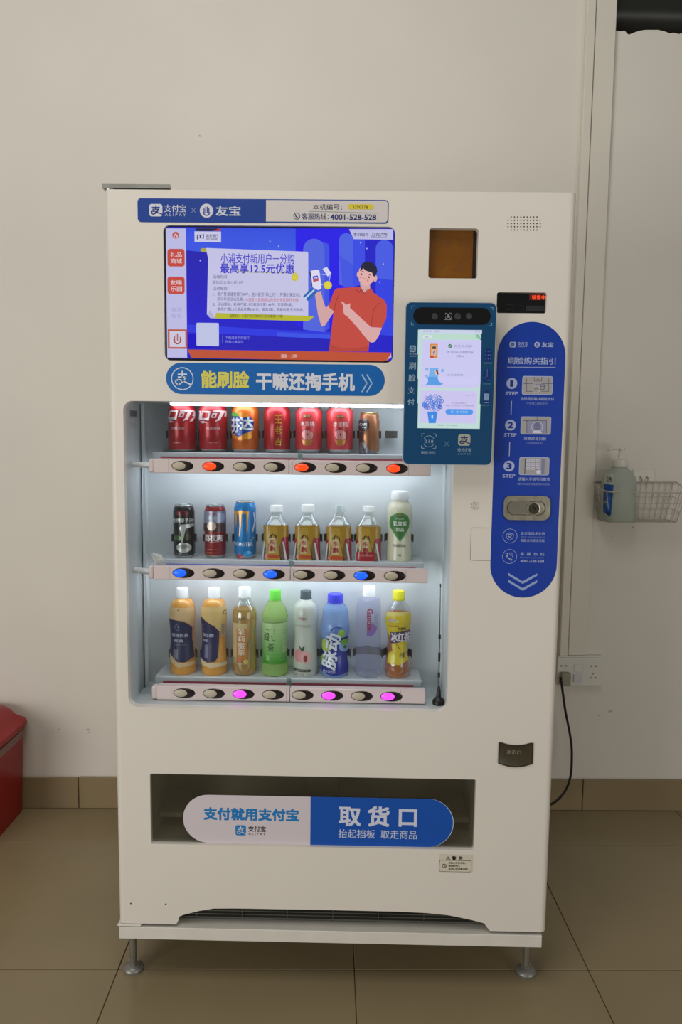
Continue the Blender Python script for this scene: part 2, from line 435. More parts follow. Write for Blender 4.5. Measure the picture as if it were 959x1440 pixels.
rimloop(B_z1*.62+B_z0*.38, .008, .0011, 'wire_ring'); rimloop(B_z1*.3+B_z0*.7, .015, .0011, 'wire_ring')
NW = 12
for k in range(NW+1):
    t = k/NW; ut = B_u0+.012+(B_u1-B_u0-.024)*t; ub = B_u0+.034+(B_u1-B_u0-.068)*t
    wire([(ut, -BD, B_z1-.03), (ub, -BD+.022, B_z0)]); wire([(ut, -.006, B_z1), (ub, -.008, B_z0)]); wire([(ub, -BD+.022, B_z0), (ub, -.008, B_z0)])
for k in range(1, 5):
    v = -.006-(BD-.006)*k/5; vb = v*.8
    for ua, ub in ((B_u0, B_u0+.022), (B_u1, B_u1-.022)): wire([(ua, v, B_z1+.03*v/BD), (ub, vb, B_z0)])
    wire([(B_u0+.022, vb, B_z0), (B_u1-.022, vb, B_z0)])
for px in (857, 905):   # wall mounts
    ua, za = wallpt(px-16, 679); ub, zb = wallpt(px+16, 660)
    MB().box((ua, -.004, za), (ub, -.0005, zb), bev=.001, frame=room).obj('adhesive_mount', mat('mount_clear', '#cfcabb', .3), bk)
u, z = wallpt(904.5, 673.5)
MB().tube([room(u-.012, -.004, z+.007), room(u-.012, -.014, z+.004), room(u-.008, -.014, z-.008), room(u+.008, -.014, z-.008), room(u+.012, -.014, z+.004), room(u+.012, -.004, z+.007)], .002, 8).obj('hook', steel_m, bk, True)
# pump bottle
qc = wallpt(869, 700, -.06); q_u = qc[0]; z_b = B_z0+.0014; z_t = wallpt(876, 655, -.06)[1]
hw = .5*(wallpt(892, 690, -.06)[0]-wallpt(846, 690, -.06)[0])
pc = room(q_u, -.062, z_b)
PB = empty('pump_bottle', pc, 'clear pump bottle with blue label standing in the wire basket', 'bottle')
H = z_t-z_b
body_pr = [(hw*.9, 0), (hw, .008), (hw, H*.68), (hw*.93, H*.78), (hw*.75, H*.88), (hw*.45, H*.96), (hw*.36, H)]
frost = mat('frosted_bottle', '#c3cbbf', .3, trans=.35, ior=1.2)
MB().lathe(body_pr, 36, tuple(pc), sq=2.6).obj('bottle', frost, PB, True)
MB().lathe([(hw*.46, 0), (hw*.48, .002), (hw*.46, .024), (hw*.3, .027)], 28, (pc.x, pc.y, pc.z+H-.004)).obj('collar', white_pl, PB, True)
zt = z_b+H+.022
MB().tube([(pc.x, pc.y, zt), (pc.x, pc.y, zt+.03)], [.008, .0055], 14).obj('pump_stem', white_pl, PB, True)
m = MB(); m.lathe([(.009, 0), (.0105, .004), (.0105, .011), (.006, .014)], 20, (pc.x+.004, pc.y, zt+.028))
m.tube([(pc.x, pc.y-.002, zt+.037), (pc.x-.028, pc.y-.014, zt+.036), (pc.x-.05, pc.y-.024, zt+.031)], [.006, .0045, .003], 12)
m.obj('pump_head', white_pl, PB, True)
pr = Print(pc.y); s0 = 640/92.0
pr.f(825, 610, 7.157)
pr.poly([(150, 500), (222, 505), (198, 800), (140, 775)], '#12509c', 1).poly([(150, 780), (197, 775), (190, 820)], '#0d2f66', 1)
pr.poly([(155, 400), (222, 395), (222, 500), (152, 498)], '#b9c0b8', 1).text('洗', 170, 425, 215, 480, '#32404a', 2, .02)
pr.text('免洗手', 160, 560, 195, 730, '#5f8cc4', 2, 0, -90)
pr.wrap('label', print_m, PB, pc.x, pc.y, lambda z: hw*1.003, 2.6)

# ------------------------------------------------------------------ trash bin
fb0, fb1 = Vector((-1.126, .70, 0)), Vector((-1.133, .885, 0))
BN = empty('trash_bin', (-1.30, .73, 0), 'red plastic trash bin with lid and bag by the left wall', 'trash bin')
red_m = mat('bin_red', '#940810', .35, var=.06, scale=5, spec=.5)
def frustum(x0, x1, y0, y1, z0, z1, fl_, r, n=4, inv=0):
    m = MB(); a = rr_pts(x0, x1, y0, y1, r, n); b = rr_pts(x0-fl_, x1+fl_, y0-fl_*.6, y1+fl_*.3, r, n)
    A = [m.bm.verts.new((x, y, z0)) for x, y in a]; Bv = [m.bm.verts.new((x, y, z1)) for x, y in b]; k = len(A)
    for i in range(k): m.bm.faces.new((A[i], A[(i+1) % k], Bv[(i+1) % k], Bv[i]))
    return m, A, Bv
bzt = at(36, 1037, .86).z+.008
m, A, Bv = frustum(-1.48, -1.122, .56, .872, 0.001, bzt, .012, .03)
m.bm.faces.new(A[::-1]); m.bm.faces.new(Bv); m.obj('bin_body', red_m, BN, True)
m, A, Bv = frustum(-1.492, -1.112, .55, .876, bzt-.012, bzt+.03, .008, .03)
m.obj('bin_bag', mat('bag_film', '#b08f8a', .35, trans=.3, ior=1.1, bump=.6, bscale=40), BN, True)
m = MB(); rims = []
for (ins, z) in ((0, bzt+.022), (-.016, bzt+.034), (-.026, bzt+.05), (-.024, bzt+.062), (-.012, bzt+.068), (.006, bzt+.078), (.022, bzt+.10), (.04, bzt+.113), (.08, bzt+.117)):
    rims.append([m.bm.verts.new((x, y, z)) for x, y in rr_pts(-1.49+ins, -1.118-ins, .55+ins, .87-ins*.4, .04)])
for a, b in zip(rims, rims[1:]):
    k = len(a)
    for i in range(k): m.bm.faces.new((a[i], a[(i+1) % k], b[(i+1) % k], b[i]))
m.bm.faces.new(rims[-1]); m.bm.faces.new(rims[0][::-1]); m.obj('bin_lid', red_m, BN, True)
xh = at(16, 1046, .8).x
MB().box((-1.122, .74, bzt-.025), (-1.1135, .79, bzt-.008), bev=.002).obj('lid_latch', mat('bin_dark_red', '#5e0a10', .4), BN)
# ================================================================== MACHINE
W2 = .515; Z0, Z1 = .16662, 1.87576
VM = empty('vending_machine', (0, .35, Z0), 'tall white drink vending machine with blue stickers, video screen and lit display', 'vending machine')
disp = rw(175, 563.5, 633, 997, 0); disp = (-.4815, .2635, at(400, 997.5, 0).z, at(400, 566, 0).z)
scr = rw(230.5, 317.5, 554, 508.5); amb = rw(603, 321, 672, 391.5); ledw = rw(698.5, 411, 768.5, 440.5)
pick = rw(211.5, 1092, 668, 1191)
cupw = rw(700.5, 1044, 749, 1078.5)
# outline with the shallow arch at the foot
EX = .014
ar = [(247.5, 1298), (250.5, 1295), (252, 1289), (258, 1286.5), (280, 1281), (300, 1277.7), (330, 1277.5), (450, 1279.5), (560, 1282), (600, 1284), (630, 1287), (660, 1293), (681, 1298.5), (684, 1303), (689, 1309)]
arch = [(at(x, y).x, at(x, y).z) for x, y in ar]; arch[0] = (arch[0][0], Z0); arch[-1] = (arch[-1][0], Z0)
outer = [(-W2+EX, Z1), (-W2+EX, Z0)] + arch + [(W2-EX, Z0), (W2-EX, Z1)]
holes = [rr_pts(*scr, .014), rr_pts(*disp, .022), rr_pts(*amb, .006), rr_pts(*ledw, .005), rr_pts(*pick, .004)]
m = MB(); plate(m, outer, holes, 0, .02)
n = 6
for sgn in (-1, 1):
    prof = [(W2-EX+EX*math.sin(math.radians(90*k/n)), EX-EX*math.cos(math.radians(90*k/n))) for k in range(n+1)] + [(W2, .055), (W2-.012, .055)]
    prof = [(W2-EX, 0)]+prof[1:]
    R = [[m.bm.verts.new((sgn*x, y, z)) for x, y in prof] for z in (Z0, Z1)]
    for i in range(len(prof)-1): m.bm.faces.new((R[0][i], R[0][i+1], R[1][i+1], R[1][i]))
m.box((-W2+.004, .004, Z1-.002), (W2-.004, .055, Z1)); m.box((-W2+.004, .004, Z0), (arch[0][0]-.001, .055, Z0+.002)); m.box((arch[-1][0]+.001, .004, Z0), (W2-.004, .055, Z0+.002))
door = m.obj('door', enamel, VM, True)
# body shell
m = MB()
bx = W2-.006; by0, by1 = .058, .80
m.box((-bx, by0, Z0), (-bx+.012, by1, Z1-.002)); m.box((bx-.012, by0, Z0), (bx, by1, Z1-.002))
m.box((-bx+.012, by0, Z1-.014), (bx-.012, by1, Z1-.002)); m.box((-bx+.012, by0+.02, Z0), (bx-.012, by1, Z0+.012)); m.box((-bx+.012, by1-.012, Z0+.012), (bx-.012, by1, Z1-.014))
m.obj('cabinet', enamel, VM)
# top hinge bracket
hx0 = at(141, 262, .03).x; hx1 = at(236, 262, .03).x
m = MB(); plate(m, [(-.52, 0.0), (hx1+.012, 0.0), (hx1, .075), (-.52, .075)], [], 0, 1)
for v in m.bm.verts: v.co = Vector((v.co.x, v.co.z+.002, Z1+.0035+v.co.y*.0085))
m.obj('hinge_plate', steel_m, VM)
MB().lathe([(.012, 0), (.013, .003), (.010, .006)], 16, (-.505, .016, Z1+.0)).obj('hinge_pin', steel_m, VM, True)
MB().box((-.517, -.004, Z0-.0055), (-.46, .03, Z0-.0012), bev=.001).obj('hinge_plate', enamel2, VM)

# ---- display recess
xa, xb, za, zb = disp
m = MB()
IN = .13
def quad(m, *p): m.bm.faces.new([m.bm.verts.new(q) for q in p])
m.box((xa-.01, .02, za-.012), (xa, IN, zb+.01)); m.box((xb, .02, za-.012), (xb+.01, IN, zb+.01))
m.box((xa, .0205, za-.01), (xb, IN+.08, za)); m.box((xa, .0205, zb), (xb, IN+.08, zb+.01))
m.obj('display_frame', liner_grey, VM)
BKY = .19
m = MB(); m.box((xa-.006, BKY, za-.01), (xb+.006, BKY+.008, zb+.01))
m.obj('display_back_panel', liner_m, VM)
MB().box((xa-.012, IN+.001, za), (xa+.003, BKY, zb)).obj('display_side_rail', liner_m, VM)
MB().box((xb-.003, IN+.001, za), (xb+.012, BKY, zb)).obj('display_side_rail', liner_m, VM)
MB().box((xa+.0035, IN+.012, za+.001), (xa+.009, IN+.02, zb-.001)).obj('display_side_rail', liner_m, VM)
MB().tube([(xa+.0035, IN-.002, za+.002), (xa+.0035, IN-.002, zb-.002)], .0012, 6).obj('gasket', black_pl, VM)
# ledge line + barcode sticker
pr = Print(0); bs = Print(0)
# barcode sticker lives on the left inner side (plane x = xa)
m = MB()
sv = []
def sideq(y0, y1, z0, z1, e): 
    return [(xa+e, y0, z0), (xa+e, y1, z0), (xa+e, y1, z1), (xa+e, y0, z1)]
zt_ = at(190, 568, .06).z; 
me = bpy.data.meshes.new('barcode_sticker'); V = []; F = []; Cc = []
def addq(q, c): 
    k = len(V); V.extend(q); F.append((k, k+1, k+2, k+3)); Cc.append(lin(c))
ztop, zbot = at(188, 572, .07).z, at(188, 604, .07).z
addq(sideq(.045, .115, zbot, ztop, .0008), '#b9bdc0')
zz0, zz1 = at(188, 586, .07).z, at(188, 577, .07).z
y = .05
while y < .108:
    wd = random.choice((.0015, .0025, .004)); addq(sideq(y, y+wd, zz0, zz1, .0012), '#6d7177'); y += wd+random.choice((.001, .0018))
for k in range(6): addq(sideq(.05, .108-random.random()*.02, zbot+.004+k*.0045, zbot+.0055+k*.0045, .0012), '#94989c')
me.from_pydata(V, [], F); ca = me.color_attributes.new('Col', 'FLOAT_COLOR', 'CORNER'); dd = []
for c in Cc: dd += list(c)*4
ca.data.foreach_set('color', dd); link('barcode_sticker', me, print_m, VM, label='grey barcode sticker')
# clear pane in the display
PY = .084
MB().box((xa+.001, PY, za+.001), (xb-.001, PY+.002, zb-.001)).obj('display_pane', pane_m, VM)

# ---- shelves, bars, buttons, light strips
PD = .135; SF = .094
# z of the three shelf tops (product contact)
SZ = [at(400, 636.8, PD).z, at(400, 784.5, PD).z, at(400, 946.5, PD).z]
shelf_m = mat('shelf_grey', '#c6cacc', .3, var=.03)
red_strip = mat('strip_red', '#b4525f', .4); blue_strip = mat('strip_blue', '#6a6fd0', .4)
shx = [(at(214, 640, SF).x, xb-.004), (at(222, 790, SF).x, at(596, 800, SF).x), (at(218, 960, SF).x, at(593, 960, SF).x)]
bars = [(209, 606, 647.2, 667.3), (208.5, 602, 798.6, 817.4), (213, 598, 967.7, 987)]
well0 = [(256.6, 655.7, 558.4, 660.6), (257.8, 807.8, 555, 811.8), (259, 976.6, 550.3, 981.2)]
lit = [{1: 'orange', 4: 'orange', 7: 'orange'}, {0: 'blue', 3: 'blue', 6: 'blue'}, {2: 'pink', 5: 'pink', 7: 'pink'}]
litc = {'orange': ('#ff3a12', '#ffb020'), 'blue': ('#1450ff', '#50b0ff'), 'pink': ('#e040e8', '#ffc8ff')}
def lit_mat(c):
    n = 'lit_'+c
    if n in MATS: return MATS[n]
    m = bpy.data.materials.new(n); m.use_nodes = True; nt = m.node_tree; b = nt.nodes['Principled BSDF']
    b.inputs['Base Color'].default_value = lin(litc[c][0]); b.inputs['Roughness'].default_value = .3
    tc = nt.nodes.new('ShaderNodeTexCoord'); g = nt.nodes.new('ShaderNodeTexGradient'); g.gradient_type = 'SPHERICAL'
    mp = nt.nodes.new('ShaderNodeMapping'); mp.inputs['Location'].default_value = (-1, -1, -1); mp.inputs['Scale'].default_value = (2, 2, 2)
    nt.links.new(tc.outputs['Generated'], mp.inputs['Vector']); nt.links.new(mp.outputs['Vector'], g.inputs['Vector'])
    cr = nt.nodes.new('ShaderNodeValToRGB'); cr.color_ramp.elements[0].color = lin(litc[c][0]); cr.color_ramp.elements[1].color = lin(litc[c][1])
    cr.color_ramp.elements[0].position = .25; cr.color_ramp.elements[1].position = .9
    nt.links.new(g.outputs['Fac'], cr.inputs['Fac']); nt.links.new(cr.outputs['Color'], b.inputs['Emission Color'])
    b.inputs['Emission Strength'].default_value = 1.25; MATS[n] = m; return m
for r in range(3):
    z = SZ[r]; x0, x1 = shx[r]
    m = MB(); m.box((x0, SF, z-.020), (x1, BKY, z), bev=.0015); sh = m.obj('shelf', shelf_m, VM)
    # coloured price strips on the shelf front
    m1 = MB().box((x0+.02, SF-.0015, z-.019), ((x0+x1)/2-.004, SF-.0002, z-.011)).obj('price_strip', blue_strip if r == 1 else red_strip, sh, False, 'blue tinted strip' if r == 1 else None)
    MB().box(((x0+x1)/2+.008, SF-.0015, z-.019), (x1-.02, SF-.0002, z-.011)).obj('price_strip', red_strip, sh)
    MB().box(((x0+x1)/2-.003, SF-.004, z-.03), ((x0+x1)/2+.007, SF-.0002, z+.002), bev=.001).obj('shelf_clip', mat('clip_clear', '#a9bdb8', .15, trans=.5), sh)
    # LED strip under the shelf, lighting the row below
    if r < 2:
        MB().box((x0+.004, SF+.006, z-.026), (min(x1-.006, at(598, 700, SF).x), SF+.034, z-.0205)).obj('light_strip', strip_m, sh)
    # clear stubs holding the products
    # bar
    bx0, bx1, by_, by2 = bars[r]; BY = .045
    X0 = at(bx0, (by_+by2)/2-1, BY).x; X1 = at(bx1, (by_+by2)/2, BY).x; ZT = at(405, by_, BY).z; ZB = at(405, by2, BY).z
    xm = at((406.5, 409, 409)[r], 660, BY).x
    m = MB(); m.box((X0+.012, BY, ZB), (xm-.0006, BY+.022, ZT), bev=.0012); m.box((xm+.0006, BY, ZB), (X1, BY+.022, ZT), bev=.0012)
    # rounded left end
    hz = (ZT-ZB)/2
    m.box((X0, BY+.0005, ZB+.0005), (X0+.0118, BY+.0215, ZT-.0005), bev=.0045, seg=3)
    bar = m.obj('button_bar', bar_m, VM, True)
    for gx in (at(237, 655, BY).x, at((574.5, 574, 570)[r], 655, BY).x, at((411, 413, 404)[r], 655, BY).x):
        MB().box((gx-.0003, BY-.0002, ZB+.001), (gx+.0003, BY+.001, ZT-.001)).obj('seam', mat('seam', '#7d7070', .6), bar)
    # end bracket to frame
    if r < 2: MB().tube([(X0+.004, BY+.012, (ZT+ZB)/2), (xa+.001, BY+.02, (ZT+ZB)/2+.002)], .007, 10).obj('bar_bracket', liner_m, bar, True)
    xl, yl, xr, yr = well0[r]
    for k in range(8):
        px = xl+(xr-xl)*k/7; py = yl+(yr-yl)*k/7
        c = at(px, py, BY); sc_ = abs(at(px+1, py, BY).x-c.x)
        zc_ = ZB+(ZT-ZB)*.51
        def ell(cx, cz, rx, rz, y0, y1, dome, n=28):
            m = MB(); ra = []
            for (f, yy) in ((1, y0), (1, (y0+y1)/2), (.9, y1), (.5, y1-dome), (.15, y1-dome*1.2)):
                ra.append([m.bm.verts.new((cx+rx*f*math.cos(2*math.pi*i/n), yy, cz+rz*f*math.sin(2*math.pi*i/n))) for i in range(n)])
            for a, b in zip(ra, ra[1:]):
                for i in range(n): m.bm.faces.new((a[i], a[(i+1) % n], b[(i+1) % n], b[i]))
            m.bm.faces.new(ra[-1]); m.bm.faces.new(ra[0][::-1]); return m
        ell(c.x, zc_, 15.6*sc_, 7.3*sc_, BY+.001, BY-.0012, 0).obj('button_well', well_m, bar, True)
        L = lit[r].get(k)
        ell(c.x-4.9*sc_, zc_, 9.4*sc_, 5.5*sc_, BY, BY-.0022, .0015).obj('button', lit_mat(L) if L else lens_m, bar, True, ('glowing %s button' % L) if L else None)
# top light strip
MB().box((at(241, 568, .1).x, .088, zb-.006), (xb-.012, .11, zb-.0008)).obj('light_strip', strip_m, VM)
# bottle clips behind every slot
clip_m = mat('clip_brown', '#4b463e', .45)
slots = [[(256.5, 39), (300, 39), (344.5, 38), (389.5, 37), (434, 38), (477.8, 37.5), (519, 29), (550, 36)],
         [(259, 30), (303, 30), (344.5, 31), (388.5, 36), (432.5, 37), (476, 36), (517.5, 35), (561, 36)],
         [(257.5, 35), (301.5, 35), (344, 34), (386.5, 37), (429.5, 35), (471, 40), (517, 37), (558.5, 37)]]
cly = [611, 755, 916]
for r in range(3):
    for k, (cx, wd) in enumerate(slots[r]):
        c = at(cx, cly[r], PD+.02); s_ = abs(at(cx+1, cly[r], PD).x-at(cx, cly[r], PD).x); R = wd/2*s_+.0028
        m = MB(); zc_ = c.z; n = 14; A = []; hgt = .009
        cc = at(cx, cly[r], PD)
        for i in range(n+1):
            a = math.radians(-8+196*i/n)
            if (r, k) == (0, 7): a = math.radians(62+50*i/n)
            A.append([m.bm.verts.new((cc.x+rr*math.cos(a), PD+rr*math.sin(a)*.9, zc_+dz)) for rr, dz in ((R, -hgt), (R+.0018, -hgt), (R+.0018, hgt), (R, hgt))])
        for a, b in zip(A, A[1:]):
            for j in range(4): m.bm.faces.new((a[j], a[(j+1) % 4], b[(j+1) % 4], b[j]))
        m.bm.faces.new(A[0]); m.bm.faces.new(A[-1][::-1])
        m.box((cc.x-.006, PD+R*.9, zc_-.006), (cc.x+.006, BKY, zc_+.006))
        m.obj('bottle_clip', clip_m, VM, True)
# ---- big screen
X0, X1, Za, Zb = scr
MB().box((X0-.008, .0075, Za-.008), (X1+.008, .03, Zb+.008)).obj('screen_bezel', black_gl, VM)
p = Print(.0073)
p.rect(236, 320.5, 553, 505.5, '#1b12d2', 0)
A6 = (230, 320, 5.641); B6 = (390, 320, 5.641)
p.vgrad(262, 321, 416, 353, '#3450ea', '#3c5cf0', 1, 6); p.vgrad(262, 353, 300, 490, '#1a0fb8', '#2413dc', 1, 10)
p.f(*A6).poly([(180, 180), (700, 245), (700, 120), (180, 60)], '#3a56ee', 2).poly([(190, 770), (960, 815), (1360, 830), (1360, 885), (190, 830)], '#2c35ec', 2)
p.poly([(190, 840), (1360, 890), (1360, 975), (190, 970)], '#1c10c0', 1)
p.f(*B6).poly([(145, 10), (570, 10), (570, 830), (145, 780)], '#2208f2', 3)
for (x0, x1, yt, yb, c1, c2, sd) in ((205, 375, 90, 830, '#5668ea', '#3f52ee', 38), (490, 600, 45, 475, '#4f66ee', '#3b4cf0', 95), (780, 918, 100, 860, '#4a5ef0', '#3848f4', 0)):
    rr = (x1-x0)/2
    if sd: p.poly([(x0+rr, yt), (x1+sd*.8, yt+rr*.5), (x1+sd, yt+rr), (x1+sd, yb-30), (x1-4, yb)], c2, 4)
    p.poly([(x0+rr-rr*math.cos(math.pi*i/10), yt+rr-rr*math.sin(math.pi*i/10)) for i in range(11)]+[(x1, yb), (x0, yb-20)], c1, 5)
p.poly([(780, 400), (918, 420), (918, 860), (780, 850)], '#3040ee', 6).poly([(0, 830), (420, 850), (420, 885), (0, 865)], '#3b55f2', 6).poly([(490, 220), (600, 300), (600, 470), (520, 470)], '#4458ee', 6)
for (x, y, q) in ((845, 110, A6), (292, 264, A6), (660, 122, B6), (812, 435, B6), (710, 168, B6), (10, 150, B6), (840, 290, B6)):
    p.f(*q).poly([(x-9, y), (x-2, y-2), (x, y-10), (x+2, y-2), (x+9, y), (x+2, y+2), (x, y+10), (x-2, y+2)], '#c8ccff', 7)
# left column
p.f(*A6).rect(24, 8, 183, 1032, '#cdc6f0', 3)
p.circ(97, 62, 27, '#cf5648', 4).poly([(80, 66), (97, 46), (114, 66), (114, 80), (80, 80)], '#e8c9d6', 5).rect(90, 66, 104, 78, '#c03c30', 6)
for (ya, yb, t1, t2) in ((170, 310, '礼品', '商城'), (390, 528, '友喵', '乐园')):
    p.rect(32, ya, 168, yb, '#d5483a', 4, 22).text(t1, 55, ya+28, 146, ya+66, '#f6e2ea', 5, .012).text(t2, 57, ya+76, 147, ya+116, '#f6e2ea', 5, .012)
p.text('邀请', 62, 636, 146, 672, '#b2aadc', 4, .01).text('有礼', 62, 682, 146, 718, '#b2aadc', 4, .01)
p.rect(35, 808, 188, 962, '#cb5a3c', 4).rect(49, 822, 174, 948, '#ded4ea', 5)
p.ring(111, 885, 24, 33, '#b04434', 6, 14, 180, 360, 1.25)
for (x, yt) in ((89, 862), (100, 848), (111, 842), (122, 848), (134, 868)): p.line([(x, yt), (x, 898)], 6.5, '#b04434', 7)
# bottom bar
p.poly([(192, 968), (1808, 992), (1800, 1005), (1776, 1052), (1745, 1062), (222, 1034)], '#cd5230', 8)
p.f(*B6).text('浦发一分购', 28, 1005, 158, 1036, '#f0cfc4', 9, .01).poly([(902, 1000), (905, 1030), (868, 1052)], '#d6b8cc', 9)
# bank logo
p.f(*A6).poly([(255, 8), (455, 8), (455, 30), (262, 30)], '#1a1030', 8).poly([(395, 30), (440, 8), (455, 12), (455, 30)], '#b8402c', 9)
p.rect(247, 33, 457, 118, '#d9d4f4', 8)
p.ring(280, 73, 9, 15, '#191438', 9).line([(269, 73), (269, 96)], 6, '#191438', 9).ring(306, 73, 9, 15, '#191438', 9).line([(318, 54), (318, 88)], 6, '#191438', 9)
p.text('浦发银行', 337, 55, 436, 80, '#191438', 9, .02).text('SPD BANK', 337, 84, 432, 99, '#191438', 9)
# ticket
p.poly([(290, 178), (305, 165), (360, 168), (350, 196), (300, 192)], '#b9b030', 8)
p.poly([(338, 164), (900+240, 194), (1148, 205), (1148, 700), (372, 720), (345, 690), (355, 250)], '#d6cff2', 9)
p.poly([(345, 690), (372, 655), (398, 700), (410, 722), (372, 720)], '#c2bbe2', 10)
p.poly([(418, 678), (1170, 702), (1195, 708), (1150, 744), (410, 722)], '#c8c32c', 10)
p.poly([(590, 345), (770, 352), (900, 358), (1060, 358), (1060, 366), (590, 358)], '#d2cc4a', 10)
p.f(); p.text('小浦支付新用户一分购', 310.5, 356.8, 414, 371.2, '#3a35cc', 11, .015).text('最高享12.5元优惠', 310, 370.8, 414, 385, '#3a35cc', 11, .03)
for (t, x0, y0, x1, y1, c) in (('活动时间：', 300, 387, 321, 392, '#242050'), ('即日起-21年12月31日', 299.5, 395, 342, 400, '#3c3870'), ('活动规则：', 300, 403.5, 321.5, 408.5, '#242050'),
    ('1、用户登录浦发银行APP，进入首页“码上付”，开通小浦支付，', 300, 411.6, 422, 417.2, '#3c3870'), ('即可享受活动优惠，', 306, 418.6, 343, 423.4, '#3c3870'), ('小浦支付支持绑02月元的多家银行卡哦！', 345, 419.4, 421, 424.6, '#c4483a'),
    ('2、活动期间，新用户满2.5元商品优惠2.49元，可享受5笔，', 300, 426, 412, 431.2, '#3c3870'), ('老用户满2.5元商品优惠2.49元，享享3笔。名额有限,先到先得。', 306, 433, 427.5, 438.2, '#3c3870'),
    ('温馨提示：小浦支付支持绑02月元的多家银行卡哦！', 323, 442.2, 398, 447, '#2e2c20')):
    p.text(t, x0, y0, x1, y1, c, 11)
p.f(*A6).rect(262, 757, 440, 941, '#cfd0f0', 8, 10)
p.line([(470, 855), (470, 920)], 3, '#9a9af0', 8).text('下载浦发手机银行', 490, 862, 682, 888, '#9c9cf4', 8).text('开通小浦支付', 490, 896, 634, 920, '#9c9cf4', 8)
p.f(*B6).circ(140, 398, 28, '#d3c52a', 11).circ(140, 398, 20, '#e0d23e', 12)
# man
SK, SH = '#dcaaa8', '#cb4a3e'
p.poly([(297, 520), (345, 505), (362, 575), (385, 642), (408, 615), (450, 668), (375, 783), (350, 785), (322, 690)], SK, 12)
p.poly([(470, 485), (560, 478), (650, 474), (680, 470), (735, 470), (765, 520), (850, 580), (868, 620), (864, 720), (828, 797), (742, 790), (722, 985), (410, 985), (447, 665), (405, 632), (430, 560), (450, 505)], SH, 13)
p.poly([(420, 925), (500, 955), (600, 962), (720, 940), (716, 985), (412, 985)], '#bf4236', 14)
p.poly([(655, 440), (735, 440), (735, 485), (690, 520), (660, 475)], SK, 14)
p.line([(622, 492), (650, 520), (665, 487), (683, 528), (718, 492)], 3, '#5a1c2c', 15)
p.line([(812, 600), (765, 650), (742, 790)], 3, '#6a2030', 15).line([(485, 540), (465, 590), (450, 668)], 3, '#6a2030', 15)
p.poly([(650, 330), (680, 310), (780, 370), (775, 400), (750, 440), (715, 468), (680, 460), (648, 425), (642, 380)], '#e4b0ac', 16)
p.circ(645, 375, 15, '#e4b0ac', 15, 24).circ(775, 405, 17, '#e4b0ac', 15, 26)
p.poly([(655, 345), (672, 290), (700, 272), (745, 275), (785, 310), (793, 350), (775, 395), (757, 385), (752, 362), (700, 345), (680, 325), (664, 350)], '#1b1a34', 17)
p.circ(668, 374, 5, '#201830', 18, 8).circ(727, 397, 5, '#201830', 18, 8).line([(672, 350), (688, 356)], 5, '#201830', 18).line([(722, 374), (740, 382)], 5, '#201830', 18)
p.line([(686, 405), (695, 412), (706, 408)], 3, '#8a3038', 18).circ(662, 398, 9, '#e08c8c', 17).circ(716, 424, 9, '#e08c8c', 17)
p.poly([(505, 588), (520, 592), (548, 616), (578, 603), (577, 640), (742, 792), (828, 797), (800, 872), (770, 910), (745, 915), (720, 900), (640, 800), (560, 712), (530, 690), (519, 650), (525, 630)], SK, 18)
p.poly([(205, 548), (272, 478), (320, 512), (243, 585)], '#2a66bc', 13).poly([(213, 562), (290, 492), (298, 500), (222, 572)], '#cfdcf2', 14)
p.poly([(256, 352), (266, 345), (322, 336), (334, 345), (351, 480), (340, 492), (322, 498), (284, 478), (272, 455)], '#e6e2f6', 15).poly([(256, 352), (264, 347), (280, 475), (284, 478), (272, 460)], '#1a1a3c', 16)
p.poly([(280, 390), (322, 382), (328, 425), (286, 434)], '#3a40d0', 16).poly([(284, 412), (326, 405), (328, 425), (286, 434)], '#c04a5a', 17).text('pd', 290, 392, 318, 412, '#e6e2f6', 18, .03)
p.poly([(360, 330), (393, 314), (430, 368), (400, 392)], '#dfdcf4', 15).line([(335, 372), (420, 380), (412, 430), (345, 460)], 4, '#cfd4f6', 14)
p.circ(400, 460, 33, '#d3c52a', 16).circ(400, 460, 23, '#e2d440', 17)
p.poly([(568, 14), (918, 14), (918, 98), (606, 94)], '#cdc6f0', 8).text('本机编号', 602, 42, 724, 72, '#262248', 9, .015).text('3290778', 745, 46, 870, 73, '#262248', 9, shear=.2)
p.line([(742, 77), (870, 80)], 2, '#262248', 9)
p.obj('screen_image', screen_m, VM)
m = MB(); m.box((X0, .0035, Za), (X1, .0045, Zb)); m.obj('screen_glass', pane_m, VM)

# ---- header sticker
p = Print(0.0)
H = (130, 250, 2.1795)
p.f().rect(193.5, 280, 546.5, 313.5, '#1f4a98', 0, 5).rect(373.5, 282, 545, 312.2, '#cfc9c6', 1, [0, 4, 4, 0]).rect(193.8, 280.3, 374, 313.2, '#1c3f92', 1, [5, 0, 0, 5])
def zhi(p, x0, y0, x1, y1, bg, fg, L, r=.18):
    p.rect(x0, y0, x1, y1, bg, L, r*(x1-x0)); w_ = x1-x0; h_ = y1-y0
    p.line([(x0+.22*w_, y0+.28*h_), (x0+.78*w_, y0+.28*h_)], .09*w_, fg, L+1).line([(x0+.5*w_, y0+.14*h_), (x0+.5*w_, y0+.42*h_)], .09*w_, fg, L+2)
    p.line([(x0+.26*w_, y0+.42*h_), (x0+.72*w_, y0+.42*h_), (x0+.62*w_, y0+.58*h_), (x0+.45*w_, y0+.76*h_), (x0+.3*w_, y0+.82*h_), (x0+.16*w_, y0+.74*h_), (x0+.17*w_, y0+.62*h_), (x0+.3*w_, y0+.57*h_), (x0+.5*w_, y0+.63*h_), (x0+.98*w_, y0+.83*h_)], .08*w_, fg, L+2)
